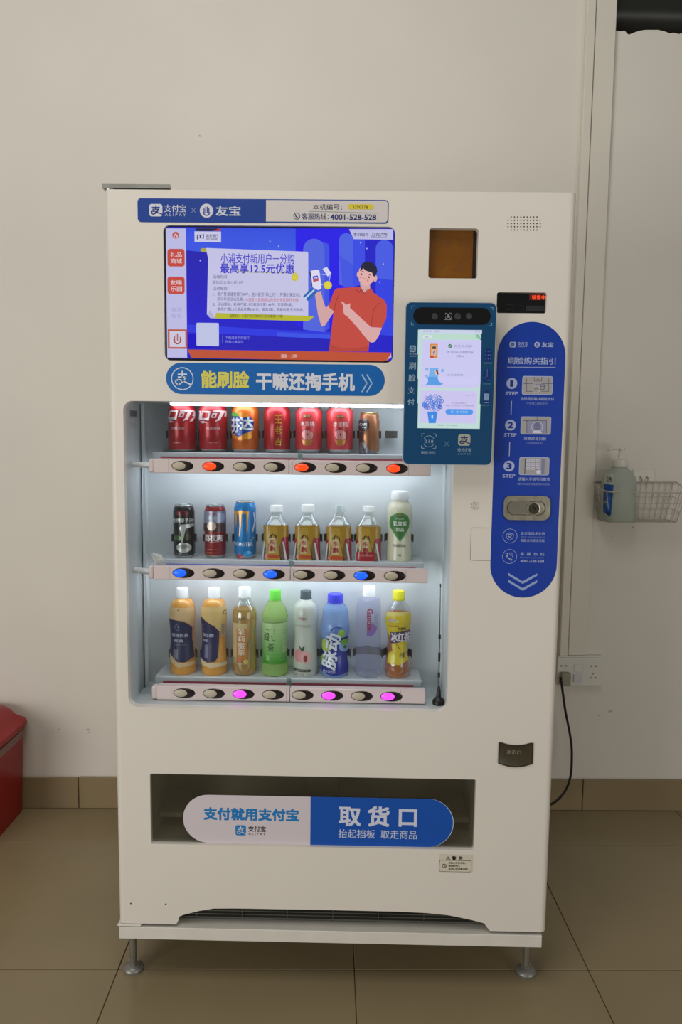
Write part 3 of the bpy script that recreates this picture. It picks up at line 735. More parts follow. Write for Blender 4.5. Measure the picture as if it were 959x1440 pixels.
def hand(p, cx, cy, r, c1, c2, L):
    p.circ(cx, cy, r, c1, L)
    for dx, t in ((-.36, -.3), (-.12, -.55), (.12, -.55), (.34, -.35)): p.line([(cx+dx*r, cy+t*r), (cx+dx*r, cy+.3*r)], r*.15, c2, L+1)
    p.ring(cx, cy+.22*r, r*.38, r*.52, c2, L+2, 10, 180, 360)
zhi(p, 210, 287, 228.5, 304.5, '#cfd0da', '#1c3f92', 2)
p.text('支付宝', 231, 287.8, 262, 298.6, '#ccd0de', 3, .02).text('A L I P A Y', 232, 300.2, 261.5, 304.2, '#b8bfd4', 3, .01)
p.line([(269.5, 293), (275, 299)], .8, '#7c8cba', 3).line([(275, 293), (269.5, 299)], .8, '#7c8cba', 4)
hand(p, 290.5, 296.5, 9.5, '#cfd0da', '#1c3f92', 3)
p.text('友宝', 303.5, 289.5, 338.5, 303.8, '#ccd0de', 3, .03)
p.text('本机编号：', 440, 287, 481, 295.5, '#2b2f48', 3).line([(435, 297.2), (533, 299.8)], .6, '#8b8d98', 3)
p.rect(489, 287.3, 525.5, 294.5, '#d8c53a', 3, 3).text('3290778', 495.5, 288.8, 517.5, 293.6, '#3d3826', 4)
p.ring(417.3, 304, 3.9, 4.7, '#2b3a6a', 3).line([(415.3, 302), (416.2, 304.6), (418.8, 306.2)], 1.4, '#2b3a6a', 3)
p.text('客服热线：', 424.5, 300.2, 462, 308.8, '#24346e', 3, .01).text('4001-528-528', 464.5, 301.6, 529, 309.6, '#1c2f72', 3, .03)
p.obj('header_sticker', print_m, VM)
# ---- slogan pill
p = Print(0.0)
p.rect(233.5, 511.5, 541, 555.5, '#0f62ae', 0, 21.5, 8)
p.ring(256.5, 532.5, 14.5, 15.8, '#ccd6e4', 1, 28)
x0, y0, w_ = 246.5, 522, 20
p.line([(x0+.2*w_, y0+.22*w_), (x0+.8*w_, y0+.22*w_)], 2, '#ccd6e4', 1).line([(x0+.5*w_, y0), (x0+.5*w_, y0+.42*w_)], 2, '#ccd6e4', 2)
p.line([(x0+.2*w_, y0+.42*w_), (x0+.75*w_, y0+.42*w_), (x0+.62*w_, y0+.62*w_), (x0+.4*w_, y0+.85*w_), (x0+.2*w_, y0+.95*w_), (x0+.02*w_, y0+.82*w_), (x0+.05*w_, y0+.65*w_), (x0+.25*w_, y0+.58*w_), (x0+.5*w_, y0+.66*w_), (x0+1.1*w_, y0+.95*w_)], 1.9, '#ccd6e4', 2)
p.text('能刷脸', 283, 521.5, 350.5, 546, '#d8cf5a', 1, .055).text('干嘛还掏手机', 360, 524, 499, 549.5, '#d5d8e2', 1, .05)
for dx in (0, 7): p.line([(509+dx, 527), (516+dx, 539), (509+dx, 551)], 1.8, '#9fc0de', 1)
p.obj('slogan_sticker', print_m, VM)

# ---- amber window
m = MB(); m.box((amb[0]-.004, .022, amb[2]-.004), (amb[1]+.004, .03, amb[3]+.004)); aw = m.obj('amber_window', amber_m, VM)
p = Print(.0219); p.f(590, 310, 9.59)
for pts in ([(290, 270), (400, 265), (420, 340), (370, 370), (290, 340)], [(255, 640), (330, 565), (350, 580), (285, 665)], [(420, 660), (480, 600), (590, 560), (600, 620), (600, 690), (520, 690)], [(520, 250), (700, 260), (700, 480), (600, 520), (560, 380)]): p.poly(pts, '#70420a', 0)
p.obj('window_smudge', print_m, VM)
MB().box((amb[1]-.008, .0205, amb[2]), (amb[1]+.002, .0218, amb[3])).obj('window_bracket', mat('amber_dark', '#1e0c02', .4), VM)
# ---- LED display window
m = MB(); m.box((ledw[0]-.004, .010, ledw[2]-.004), (ledw[1]+.004, .02, ledw[3]+.004)); m.obj('status_display', black_gl, VM)
p = Print(.0099); p.rect(744, 413.5, 768, 422, '#3a0702', 0).text('销售中', 747.8, 415, 767, 421.6, '#ff4a1c', 1, .01); p.obj('display_lettering', led_m, VM, 'glowing red lettering')
p = Print(.0099); p.f(690, 400, 10.655)
for a in ([(235, 305), (330, 305)], [(235, 380), (330, 380)], [(340, 300), (340, 410)], [(355, 320), (490, 320)], [(355, 400), (490, 400)], [(490, 320), (490, 400)]): p.line(a, 3, '#3c3c3a', 0)
p.rect(530, 320, 820, 400, '#26262a', 0).obj('display_module', print_m, VM)
# ---- speaker holes
m = MB()
for j in range(5):
    for i in range(11 if j in (1, 2, 3) else 9):
        px = (714.3 if j in (1, 2, 3) else 718.8)+i*4.52; py = 305.2+j*4.55
        c = at(px, py); m.lathe([(.0014, 0), (.0014, .0006)], 8, (c.x, 0.0002, c.z), 'y')
m.obj('speaker_grille', black_pl, VM)
m = MB()
for (rad, nn) in ((0, 1), (2.6, 7), (5.2, 14)):
    for k in range(nn):
        a = 2*math.pi*k/nn; c = at(668.3+rad*math.cos(a), 711.2+rad*math.sin(a)); m.lathe([(.0009, 0), (.0009, .0006)], 7, (c.x, .0002, c.z), 'y')
m.obj('vent_holes', black_pl, VM)
m = MB()
for (px, py) in ((184, 1270.5), (233, 1271.5), (489, 1333)):
    c = at(px, py); m.lathe([(.0018, 0), (.0018, .0006)], 8, (c.x, .0002 if py < 1300 else -.004, c.z), 'y') if py < 1300 else None
m.obj('screw_holes', black_pl, VM)
# access hatch seam (shallow raised cover)
hx = rw(661.5, 742, 700, 788.5)
m = MB(); plate(m, rr_pts(hx[0], hx[1], hx[2], hx[3], .004), [rr_pts(hx[0]+.0011, hx[1]-.0011, hx[2]+.0011, hx[3]-.0011, .0035)], -.0003, .0003); m.obj('hatch_seam', mat('seam_grey', '#8f8878', .6), VM)

# ---- guide sticker (blue pill)
p = Print(0.0); gr = rw(694, 452.5, 788, 840.5)
gx0, gx1 = at(696.8, 560).x, at(792.3, 560).x; gx0 = (at(696.5, 560).x+at(690.5, 780).x)/2; gx1 = (at(792.5, 560).x+at(783.5, 780).x)/2
zA, zB = at(742, 840.5).z, at(745, 452.5).z; rad = (gx1-gx0)/2
pts = rr_pts(gx0, gx1, zA, zB, rad, 14)
p.raw(*(lambda P_: (P_, tessellate_polygon([[Vector((a, b, 0)) for a, b in P_]])))(pts), '#0737a0', 0)
E_ = (690, 450, 5.764); LB = '#a9b4d6'
p.f(*E_); zhi(p, 153, 178, 204, 222, LB, '#0c3a9c', 1); p.text('支付宝', 218, 178, 300, 205, LB, 1, .02).text('ALIPAY', 220, 209, 298, 220, LB, 1)
p.line([(326, 180), (326, 218)], 2, '#6478b8', 1); hand(p, 376, 200, 23, LB, '#0c3a9c', 1); p.text('友宝', 412, 180, 508, 220, LB, 1, .03)
p.text('刷脸购买指引', 138, 302, 525, 360, LB, 1, .02).line([(133, 382), (525, 384)], 4, LB, 1)
def step(p, n_, cx, cy, ix0, iy0, ix1, iy1, t1, t2, b1, b2):
    p.circ(cx, cy, 44, LB, 1, n=28).text(n_, cx-(14 if n_ == '1' else 22), cy-26, cx+(10 if n_ == '1' else 22), cy+26, '#0c2f8a', 2, .06)
    p.text('STEP', cx-52, cy+66, cx+50, cy+94, LB, 1, .03)
    p.rect(ix0, iy0, ix1, iy1, LB, 1, 16).rect(ix0+6, iy0+6, ix1-6, iy1-6, '#a39f9f', 2, 12)
    p.text(t1, b1[0], b1[1], b1[2], b1[3], LB, 1, .02).text(t2, b2[0], b2[1], b2[2], b2[3], '#8c9aca', 1)
step(p, '1', 171, 515, 254, 455, 502, 606, '选择商品确认刷脸支付', '（不支持二维码支付）', (242, 625, 512, 652), (285, 668, 462, 686))
step(p, '2', 160, 852, 242, 783, 488, 928, '对准屏幕扫脸', '（让脸保持亮光）', (268, 948, 450, 975), (290, 990, 420, 1008))
step(p, '3', 148, 1184, 230, 1112, 474, 1258, '请输入手机号码取货', '（第二次购买无需填写手机号码）', (222, 1276, 480, 1304), (215, 1320, 482, 1340))
p.line([(168, 658), (164, 766)], 7, LB, 1).line([(154, 990), (150, 1102)], 7, LB, 1)
DK = '#3c4468'
p.line([(290, 475), (290, 578), (350, 578)], 3, DK, 3).line([(470, 475), (470, 578), (410, 578)], 3, DK, 3).line([(260, 515), (340, 515)], 3, DK, 3).line([(410, 515), (500, 515)], 3, DK, 3)
p.line([(352, 462), (352, 495), (412, 495), (412, 462)], 3, DK, 3).line([(372, 480), (392, 480)], 3, DK, 4).ring(368, 560, 28, 32, '#c9cbe0', 4).line([(352, 560), (385, 555)], 3, DK, 4).ring(418, 545, 18, 22, DK, 4).line([(402, 540), (436, 540)], 3, DK, 5).rect(360, 520, 440, 530, '#8086a8', 3)
p.rect(292, 820, 450, 918, '#8d90ac', 3).line([(292, 918), (292, 815), (450, 815), (450, 918)], 3, DK, 4).ring(375, 868, 42, 46, '#d0d2e4', 5).circ(375, 862, 26, '#6f7496', 5, 32).line([(320, 868), (430, 868)], 3, '#d0d2e4', 6).line([(262, 815), (292, 815)], 3, DK, 4).line([(375, 790), (375, 815)], 3, DK, 4).poly([(335, 918), (350, 895), (400, 895), (415, 918)], '#d0d2e4', 6)
p.rect(274, 1122, 280, 1248, DK, 3).rect(410, 1122, 436, 1248, '#7d82a4', 3)
for j in range(3):
    for i in range(3): p.rect(290+i*38, 1128+j*32, 318+i*38, 1150+j*32, '#c6c7da', 3).line([(297+i*38, 1139+j*32), (311+i*38, 1139+j*32)], 3, DK, 4)
p.poly([(378, 1200), (396, 1222), (408, 1218), (404, 1246), (376, 1246), (362, 1226), (374, 1228)], '#d8d8e6', 5).line([(366, 1214), (390, 1212)], 3, DK, 6)
F_ = (700, 690, 9.6); p.f(*F_)
p.ring(163, 612, 94, 99, LB, 1, 32); p.ring(158, 888, 94, 99, LB, 1, 32)
p.line([(112, 590), (160, 568), (212, 590), (205, 640), (160, 668), (120, 640), (112, 590)], 6, LB, 1).ring(160, 605, 16, 24, LB, 1).line([(135, 610), (160, 635), (190, 600)], 5, LB, 2)
p.line([(112, 845), (128, 900), (185, 938)], 14, LB, 1).line([(150, 850), (185, 870), (208, 900)], 5, LB, 1).line([(165, 835), (200, 855)], 5, LB, 1).circ(118, 852, 15, LB, 1).circ(180, 932, 15, LB, 1)
p.text('支付宝技术支持', 308, 558, 636, 598, LB, 1, .015).text('Alipay technical support', 308, 617, 634, 634, '#8c9aca', 1).text('刷脸支付安全无忧', 308, 654, 632, 692, LB, 1, .015)
p.text('客  服  热  线', 302, 832, 626, 876, LB, 1, .015).text('Customer service hotline', 300, 892, 622, 912, '#8c9aca', 1).text('4001-528-528', 304, 932, 622, 970, LB, 1, .03)
for dy in (0, 92): p.poly([(135, 1105+dy), (332, 1222+dy), (530, 1115+dy), (530, 1148+dy), (335, 1258+dy), (137, 1140+dy)], '#90a4d4', 1)
p.obj('guide_sticker', print_m, VM)
# ---- lock handle
lx = rw(707.5, 697, 773, 731)
lk = MB(); plate(lk, rr_pts(lx[0], lx[1], lx[2], lx[3], .016, 8), [], -.006, .0)
es = [e for e in lk.bm.edges if all(abs(v.co.y+.006) < 1e-6 for v in e.verts) and len(e.link_faces) == 2 and any(abs(f.normal.y) < .5 for f in e.link_faces)]
lk.bm.normal_update()
LK = lk.obj('lock_plate', chrome_m, VM, False)
def pillz(px0, py0, px1, py1, y0, y1, name, m_, rr=None, hole=None):
    q = rw(px0, py0, px1, py1); mm = MB(); o = rr_pts(q[0], q[1], q[2], q[3], rr or (q[3]-q[2])/2, 8)
    plate(mm, o, [rr_pts(q[0]+hole, q[1]-hole, q[2]+hole, q[3]-hole, (q[3]-q[2])/2-hole, 8)] if hole else [], y0, y1); return mm.obj(name, m_, LK)
pillz(712, 704, 766, 724, -.0075, -.006, 'handle_rim', mat('lock_dark', '#4d4a3f', .4, metal=.6), None, .0012)
pillz(713.5, 705.5, 745, 722.5, -.0068, -.0058, 'handle_recess', mat('lock_mid', '#8b8779', .35, metal=.7, var=.1))
c = at(749, 714.5); MB().lathe([(.0155, 0.0), (.0155, .003), (.012, .004)], 28, (c.x-.0, -.006, c.z), 'y').obj('handle_disc', chrome_m, LK, True)
MB().lathe([(.0118, 0.0), (.0118, .0035), (.010, .0055), (.0095, .0055)], 28, (c.x, -.010+.0, c.z), 'y').obj('lock_cylinder', mat('lock_cyl', '#5b5748', .25, metal=.9), LK, True)
MB().tube([(c.x-.002, -.0157, c.z+.004), (c.x+.003, -.0157, c.z-.002)], .0014, 6).obj('keyhole', black_pl, LK)

# ---- payment terminal
TD = -.045
tr = rw(568.7, 425.5, 694.7, 653.3, TD)
TP = MB(); plate(TP, rr_pts(tr[0], tr[1], tr[2], tr[3], .012, 6), [], TD, TD+.012)
TERM = TP.obj('payment_terminal', mat('terminal_teal', '#07446f', .22, var=.05, scale=6, coat=.3), VM)
m = MB(); plate(m, rr_pts(tr[0]-.0012, tr[1]+.0012, tr[2]-.0012, tr[3]+.0012, .013, 6), [rr_pts(tr[0]+.0004, tr[1]-.0004, tr[2]+.0004, tr[3]-.0004, .012, 6)], TD-.0006, TD+.014); m.obj('silver_edge', mat('silver_edge', '#b9c4cc', .3, metal=.4), TERM)
m = MB(); m.box((tr[0]+.012, TD+.014, tr[2]+.012), (tr[1]-.012, -.006, tr[3]-.012), bev=.004); m.box((tr[0]+.05, -.007, tr[2]+.05), (tr[1]-.05, 0, tr[3]-.05)); m.obj('rear_housing', white_pl, TERM)
p = Print(TD); p.f()
qq = rr_pts(tr[0]+.001, tr[1]-.001, tr[2]+.001, tr[3]-.001, .011, 6); p.raw(qq, tessellate_polygon([[Vector((a, b, 0)) for a, b in qq]]), '#07446f', -1)
cq = rw(581, 432.5, 690, 456.5, TD)
m = MB(); plate(m, rr_pts(*cq, (cq[3]-cq[2])/2, 8), [], TD-.0004, TD-.0001); m.obj('camera_window', black_gl, TERM)
C_ = (560, 415, 6.393); D_ = (560, 530, 6.393); TT = '#8fa9bd'
p.f(*C_)
for a in ([(122, 120), (122, 98), (145, 98)], [(828, 112), (850, 112), (850, 135)], [(118, 245), (116, 268), (138, 268)], [(842, 250), (840, 276), (818, 276)]): p.line(a, 3, '#8ccbd8', 1)
zhi(p, 103, 453, 158, 512, TT, '#0b4f86', 1); p.text('支付宝', 98, 520, 166, 538, TT, 1, .01).text('ALIPAY', 100, 544, 165, 556, TT, 1)
p.text('刷', 96, 603, 158, 668, TT, 1, .02).text('脸', 92, 712, 156, 776, TT, 1, .02)
p.f(*D_).text('支', 86, 88, 150, 150, TT, 1, .02).text('付', 84, 196, 146, 256, TT, 1, .02)
p.f(*C_)
p.poly([(805, 468), (845, 500), (840, 600), (772, 600), (778, 500)], '#0c2f72', 1)
for j in range(3):
    for i in range(3): p.circ(787+i*22, 505+j*34, 5, '#5f86b8', 2, n=8)
p.text('选择商品', 766, 602, 842, 618, '#5f8fb0', 1)
p.poly([(800, 655), (832, 690), (828, 780), (764, 776), (770, 690)], '#0c2f72', 1).line([(800, 665), (798, 735)], 4, '#5f86b8', 2).line([(770, 745), (790, 745)], 6, '#5f86b8', 2).line([(800, 765), (824, 765)], 6, '#5f86b8', 2).text('对准扫脸', 760, 792, 830, 806, '#5f8fb0', 1)
p.f(*D_).poly([(795, 115), (822, 140), (820, 245), (760, 242), (765, 140)], '#0c2f72', 1).rect(768, 150, 816, 212, '#7f9cc4', 2).line([(768, 232), (816, 234)], 5, '#7f9cc4', 2).text('输手机号', 750, 248, 822, 263, '#5f8fb0', 1)
p.ring(275, 580, 48, 52, TT, 1, 28, 25, 155).ring(275, 580, 48, 52, TT, 1, 28, 205, 335).text('0 I 0', 236, 565, 315, 596, TT, 1, .01)
for a in ([(212, 535), (212, 512), (236, 512)], [(316, 512), (340, 514), (340, 536)], [(208, 618), (208, 640), (232, 642)], [(312, 644), (336, 644), (338, 620)]): p.line(a, 5, TT, 1)
p.text('刷脸支付', 206, 666, 336, 696, TT, 1, .01).line([(415, 580), (455, 622)], 4, '#5d89a8', 1).line([(455, 580), (415, 622)], 4, '#5d89a8', 2)
zhi(p, 538, 517, 648, 618, '#a8a69c', '#0b3f72', 1); p.text('支付宝', 528, 640, 660, 676, TT, 1, .01).text('A L I P A Y', 534, 686, 652, 700, TT, 1)
p.obj('terminal_print', gloss_print, TERM)
for (x, y, r) in ((327, 192, 27), (533, 192, 28), (635, 190, 28)):
    c = at(560+x/6.393, 415+y/6.393, TD); MB().lathe([(.0068, 0), (.0068, .0008), (.0055, .0012), (.003, .0006)], 24, (c.x, TD-.0005, c.z), 'y').obj('camera_lens', mat('lens_grey', '#3c3c40', .2), TERM, True)
p = Print(TD-.0004); p.f(*C_)
for a in ([(425, 175), (425, 162), (440, 162)], [(460, 162), (475, 162), (475, 175)], [(425, 195), (425, 208), (440, 208)], [(460, 208), (475, 208), (475, 195)], [(412, 220), (478, 220)]): p.line(a, 3, '#a0a0a0', 0)
p.circ(450, 180, 9, '#8a8a8a', 0, n=10).rect(437, 190, 464, 202, '#8a8a8a', 0); p.circ(633, 190, 4, '#e0e0e0', 3, n=8); p.obj('camera_marking', print_m, TERM)
ts = rw(586.5, 464, 675, 602, TD)
p = Print(TD); p.f()
p.vgrad(587.5, 464, 675, 602.5, '#c2dfdc', '#c4e0dc', 0, 4)
p.f(*C_)
p.rect(198, 312, 752, 345, '#cdd6ee', 1).rect(215, 352, 745, 396, '#bfe0cf', 1).rect(222, 360, 300, 390, '#dfe8f4', 2, 12).text('首页', 240, 366, 276, 382, '#5c7a90', 3).text('支付宝 · 刷脸', 222, 318, 370, 332, '#7c88a0', 3).text('21:45', 690, 322, 735, 334, '#7c88a0', 3)
p.poly([(690, 360), (720, 350), (735, 375), (745, 400), (715, 395)], '#8fc4a8', 2)
p.poly([(212, 404), (748, 404), (738, 800), (200, 800)], '#cfcdf6', 1)
p.rect(284, 438, 354, 566, '#d98a4a', 2, 8).rect(296, 450, 342, 545, '#e4b890', 3, 6).rect(306, 462, 338, 486, '#46402e', 4).text('?', 308, 500, 330, 535, '#5a6ad0', 4, .02).rect(286, 545, 318, 562, '#c84030', 4)
p.circ(465, 458, 17, '#3d7a50', 2).line([(456, 458), (463, 466), (474, 450)], 3.5, '#d8e8e0', 3).text('有货去结算', 500, 447, 665, 472, '#9a9cc4', 2, .01)
p.text('对口可乐日达葡萄汽水', 432, 502, 676, 526, '#6d7098', 2, .01).text('330ml', 520, 538, 590, 558, '#7a7cac', 2, .01)
p.poly([(285, 655), (360, 655), (355, 760), (370, 800), (262, 800), (272, 740)], '#76b4f0', 2).poly([(320, 675), (350, 672), (365, 715), (335, 720)], '#e8c0b0', 3).poly([(335, 672), (355, 680), (362, 715), (350, 712)], '#5c2c22', 4).rect(243, 655, 272, 680, '#8ab4ec', 2, 5).rect(385, 665, 410, 692, '#8ab4ec', 2, 5).circ(254, 728, 12, '#8ab4ec', 2)
p.text('支付宝刷脸', 440, 708, 585, 728, '#8a92c0', 2)
p.f(*D_).poly([(200, 0), (722, 0), (718, 98), (196, 98)], '#cfcdf6', 1).poly([(262, 0), (352, 0), (362, 40), (405, 62), (370, 78), (245, 70), (270, 45)], '#5aa0ea', 3)
p.poly([(202, 122), (712, 128), (698, 418), (188, 412)], '#d0caf4', 1).text('活动广告', 600, 160, 682, 172, '#c09098', 2)
rnd = random.Random(3)
for i in range(60):
    a = rnd.random()*6.28; q = math.sqrt(rnd.random()); x = 310+92*q*math.cos(a); y = 235+68*q*math.sin(a)
    if y < 298: p.ring(x, y, 11, 15, rnd.choice(['#2f6fd8', '#3f84e4', '#2a5cc0']), 3+i % 3, 12)
p.poly([(260, 312), (354, 312), (336, 416), (274, 416)], '#3f8ae8', 6).rect(298, 342, 312, 374, '#c8e0fa', 7, 5)
p.text('先选后刷更省心', 476, 228, 612, 244, '#9a86a8', 2).text('刷脸、支付享立减，更多优惠等你来', 430, 250, 676, 266, '#7c7ca8', 2)
p.rect(424, 290, 672, 340, '#4f9af0', 3, 24).text('刷一刷  领优惠', 472, 304, 624, 326, '#a8d0f8', 4, .01)
p.text('客服热线：4001-528-528', 352, 428, 526, 442, '#7c98a0', 2)
p.obj('terminal_screen', vcol('terminal_emission', .2, emit=.93), TERM)

# ---- pickup slot
q0, q1, q2, q3 = pick
m = MB(); m.box((q0-.012, .021, q2-.012), (q0, .20, q3+.012)); m.box((q1, .021, q2-.012), (q1+.012, .20, q3+.012)); m.box((q0, .021, q2-.012), (q1, .20, q2)); m.box((q0, .021, q3), (q1, .20, q3+.012)); m.box((q0-.012, .20, q2-.012), (q1+.012, .208, q3+.012))
m.obj('delivery_bin', chute_m, VM)
cxp = rw(430, 1095, 474, 1190, .1)
MB().box((cxp[0], .10, q2), (cxp[1], .198, q3)).obj('divider_post', mat('chute_dark', '#74736b', .6), VM)
for (a, b) in (((q0+.002), (q0+.06)), ((q1-.045), (q1-.002))): MB().box((a, .07, q2+.03), (b, .198, q2+.042), bev=.002).obj('guide_ledge', chute_m, VM)
fp = MB(); fp.box((q0+.002, .010, q2+.002), (q1-.002, .014, q3-.006)); FL = fp.obj('flap', smoke_m, VM)
MB().tube([(q0+.003, .018, q3-.004), (q1-.003, .018, q3-.004)], .003, 8).obj('flap_hinge', steel_m, FL, True)
fd = .010; p = Print(fd)
fq = rw(257.5, 1120.5, 638, 1188, fd); r_ = (fq[3]-fq[2])/2; xm = at(436.5, 1153, fd).x
def addp(P_, c, L): p.raw(P_, tessellate_polygon([[Vector((a, b, 0)) for a, b in P_]]), c, L)
addp(rr_pts(fq[0], xm+.0005, fq[2], fq[3], [r_, 0, 0, r_], 12), '#cfc6cc', 0)
addp(rr_pts(xm, fq[1], fq[2], fq[3], [0, r_, r_, 0], 12), '#c4d2e4', 0)
addp(rr_pts(xm, fq[1]-.0016, fq[2], fq[3], [0, r_, r_, 0], 12), '#1250ac', 1)
p.f(200, 1080, 3.996).text('支付就用支付宝', 345, 224, 880, 296, '#1c78be', 1, .06)
zhi(p, 524, 321, 583, 378, '#1c78be', '#d8dce8', 1); p.text('支付宝', 595, 326, 695, 358, '#22222c', 1, .03).text('A L I P A Y', 597, 364, 693, 376, '#22222c', 1, .02)
p.f(430, 1080, 3.836).text('取 货 口', 177, 206, 600, 316, '#cfd2e4', 2, .045).text('抬起挡板  取走商品', 176, 333, 600, 380, '#c0c8e0', 2, .015)
p.obj('flap_sticker', print_m, FL)
# warning sticker
p = Print(0.0); p.rect(617.5, 1201.5, 665, 1226, '#cfc8b6', 0, 1.5)
wr = rw(617.5, 1209.5, 662.8, 1226); m_ = rr_pts(wr[0], wr[1], wr[2], wr[3], .004); 
addp2 = lambda P_, c, L: p.raw(P_, tessellate_polygon([[Vector((a, b, 0)) for a, b in P_]]), c, L)
addp2(m_, '#2c2a24', 1); addp2(rr_pts(wr[0]+.001, wr[1]-.001, wr[2]+.001, wr[3]-.001, .0032), '#cfc8b6', 2)
p.poly([(630, 1204), (633.2, 1209), (626.8, 1209)], '#1f1d18', 3).poly([(630, 1205.6), (631.6, 1208.2), (628.4, 1208.2)], '#cfc8b6', 4).line([(630, 1206.2), (630, 1207.6)], .5, '#1f1d18', 5)
p.text('警  告', 635.5, 1203.8, 650.5, 1210, '#1f1d18', 3, .04).ring(624.6, 1217.3, 2.3, 3.1, '#1f1d18', 3, 14).line([(622.6, 1215.6), (626.6, 1219)], .7, '#1f1d18', 4)
for i, t in enumerate(('为防止夹伤手指，', '请勿将手伸入', '取货口及设备内部。')): p.text(t, 630.5, 1211.8+i*4.1, 630.5+(24, 16, 28)[i], 1214.7+i*4.1, '#2c2a24', 3, .03)
p.obj('warning_sticker', print_m, VM)
# coin return cup
cx0, cx1, cz0, cz1 = cupw
n = 12; top = [(cx1-(cx1-cx0)*t, cz1-.006*max(0, math.sin(math.pi*min(1, max(0, (t-.12)/.76))))**.6) for t in [i/n for i in range(n+1)]]
bot = [(cx0+(cx1-cx0)*t, cz0+.009-.009*math.sin(math.pi*t)) for t in [i/n for i in range(n+1)]]
cupo = top+bot
ccx, ccz = (cx0+cx1)/2, (cz0+cz1)/2
inn = [(ccx+(x-ccx)*.93, ccz+(z-ccz)*.90) for x, z in cupo]
m = MB(); plate(m, cupo, [inn], -.003, .0); CP = m.obj('coin_return', mat('cup_rim', '#3a342a', .3, metal=.3), VM)
m = MB(); R1 = [m.bm.verts.new((x, -.0028, z)) for x, z in inn]; R2 = [m.bm.verts.new((ccx+(x-ccx)*.86, -.0006, ccz+(z-ccz)*.8)) for x, z in inn]; k = len(R1)
for i in range(k): m.bm.faces.new((R1[i], R1[(i+1) % k], R2[(i+1) % k], R2[i]))
m.bm.faces.new(R2); m.obj('cup_insert', mat('cup_brown', '#423b2c', .32, var=.12, scale=25), CP, True)
p = Print(-.0012); p.text('退币口', 712.3, 1055, 732.5, 1061, '#8d8975', 0, .01).obj('cup_lettering', print_m, CP)
# grille behind the arch
gz0, gz1 = Z0+.001, at(450, 1277, .055).z+.02
m = MB(); gx0_, gx1_ = arch[0][0]-.01, arch[-1][0]+.01
MB().box((gx0_, .032, Z0), (gx1_, .036, gz1+.02)).obj('grille_backing', dark_m, VM)
for k in range(5):
    z = gz0+.004+k*.0085; MB().tube([(gx0_, .024, z), (gx1_, .024, z)], .0012, 6).obj('grille_bar', mat('grille_wire', '#5f5e55', .4, metal=.4), VM)
for k in range(7):
    x = gx0_+(gx1_-gx0_)*(k+.5)/7; MB().tube([(x, .0265, gz0), (x, .0265, gz1)], .0013, 6).obj('grille_bar', MATS['grille_wire'], VM)
# ================================================================== STAND
SY = -.003
s_zt = Z0-.0075; s_zb = (at(168, 1320, SY).z+at(761, 1333, SY).z)/2; sx0 = at(167.5, 1310, SY).x; sx1 = at(762, 1322, SY).x
ST = empty('machine_stand', (0, .35, 0), 'low white steel stand on levelling feet under the vending machine', 'stand')
m = MB(); m.box((sx0, SY, s_zb), (sx1, SY+.04, s_zt), bev=.001); m.box((sx0, .76, s_zb), (sx1, .80, s_zt), bev=.001); m.box((sx0, SY+.0402, s_zb), (sx0+.04, .7598, s_zt)); m.box((sx1-.04, SY+.0402, s_zb), (sx1, .7598, s_zt))
m.box((sx0+.0402, SY+.0402, s_zt-.004), (sx1-.0402, .7598, s_zt-.001)); m.obj('frame', enamel2, ST)
for (lx_, ly) in ((-.5, .064), (.491, .082), (-.5, .765), (.491, .765)):
    lg = MB().tube([(lx_, ly, .012), (lx_, ly, s_zb+.002)], .0085, 14).obj('leg', steel_m, ST, True)
    MB().lathe([(.024, 0), (.0255, .004), (.0245, .008), (.017, .014), (.009, .017)], 26, (lx_, ly, 0.0003)).obj('foot_pad', mat('foot_grey', '#8e8d88', .4, metal=.5), lg, True)
    MB().lathe([(.0135, 0), (.0135, .008)], 6, (lx_, ly, .0165)).obj('lock_nut', steel_m, lg)

# ================================================================== PRODUCTS
def pxm(cx, cy): return abs(at(cx+1, cy, PD).x-at(cx, cy, PD).x)
class Prod:
    def __init__(s, name, cx, row, label, cat, group=None):
        s.row = row; s.cx = cx; s.zs = SZ[row]; yb = (636, 784, 946)[row]
        s.c = at(cx, yb, PD); s.X = s.c.x; s.k = pxm(cx, yb)
        s.e = empty(name, (s.X, PD, s.zs+.0003), label, cat, group)
    def z(s, py): return max(0, at(s.cx, py, PD).z-s.zs)
    def prof(s, pts):   # (half width px, y px) bottom first
        out = []
        for i, (hw, py) in enumerate(pts): out.append((hw*s.k, s.z(py) if i or py is not None else 0))
        return out
    def body(s, name, pts, m, sq=2.0, inset=0, label=None, seg=36, z0=0.0):
        pr = [(max(.0005, hw*s.k-inset), (z0 if py is None else s.z(py))) for hw, py in pts]
        pr = [(r, max(z, z0)) for r, z in pr]
        s.pr = pr
        s.rf = lambda z, pr=pr: s.radius(z-(s.zs+.0003), pr)
        return MB().lathe(pr, seg, (s.X, PD, s.zs+.0003), sq=sq).obj(name, m, s.e, True, label)
    @staticmethod
    def radius(z, pr):
        if z <= pr[0][1]: return pr[0][0]
        for (r0, z0), (r1, z1) in zip(pr, pr[1:]):
            if z0 <= z <= z1 and z1 > z0: return r0+(r1-r0)*(z-z0)/(z1-z0)
        return pr[-1][0]
    def print(s): return Print(PD, .0003)
    def lab(s, p, m=None, sq=2.0, zcut=0.0, name='label', rf=None): return p.wrap(name, m or can_m, s.e, s.X, PD, rf or s.rf, sq, zcut)
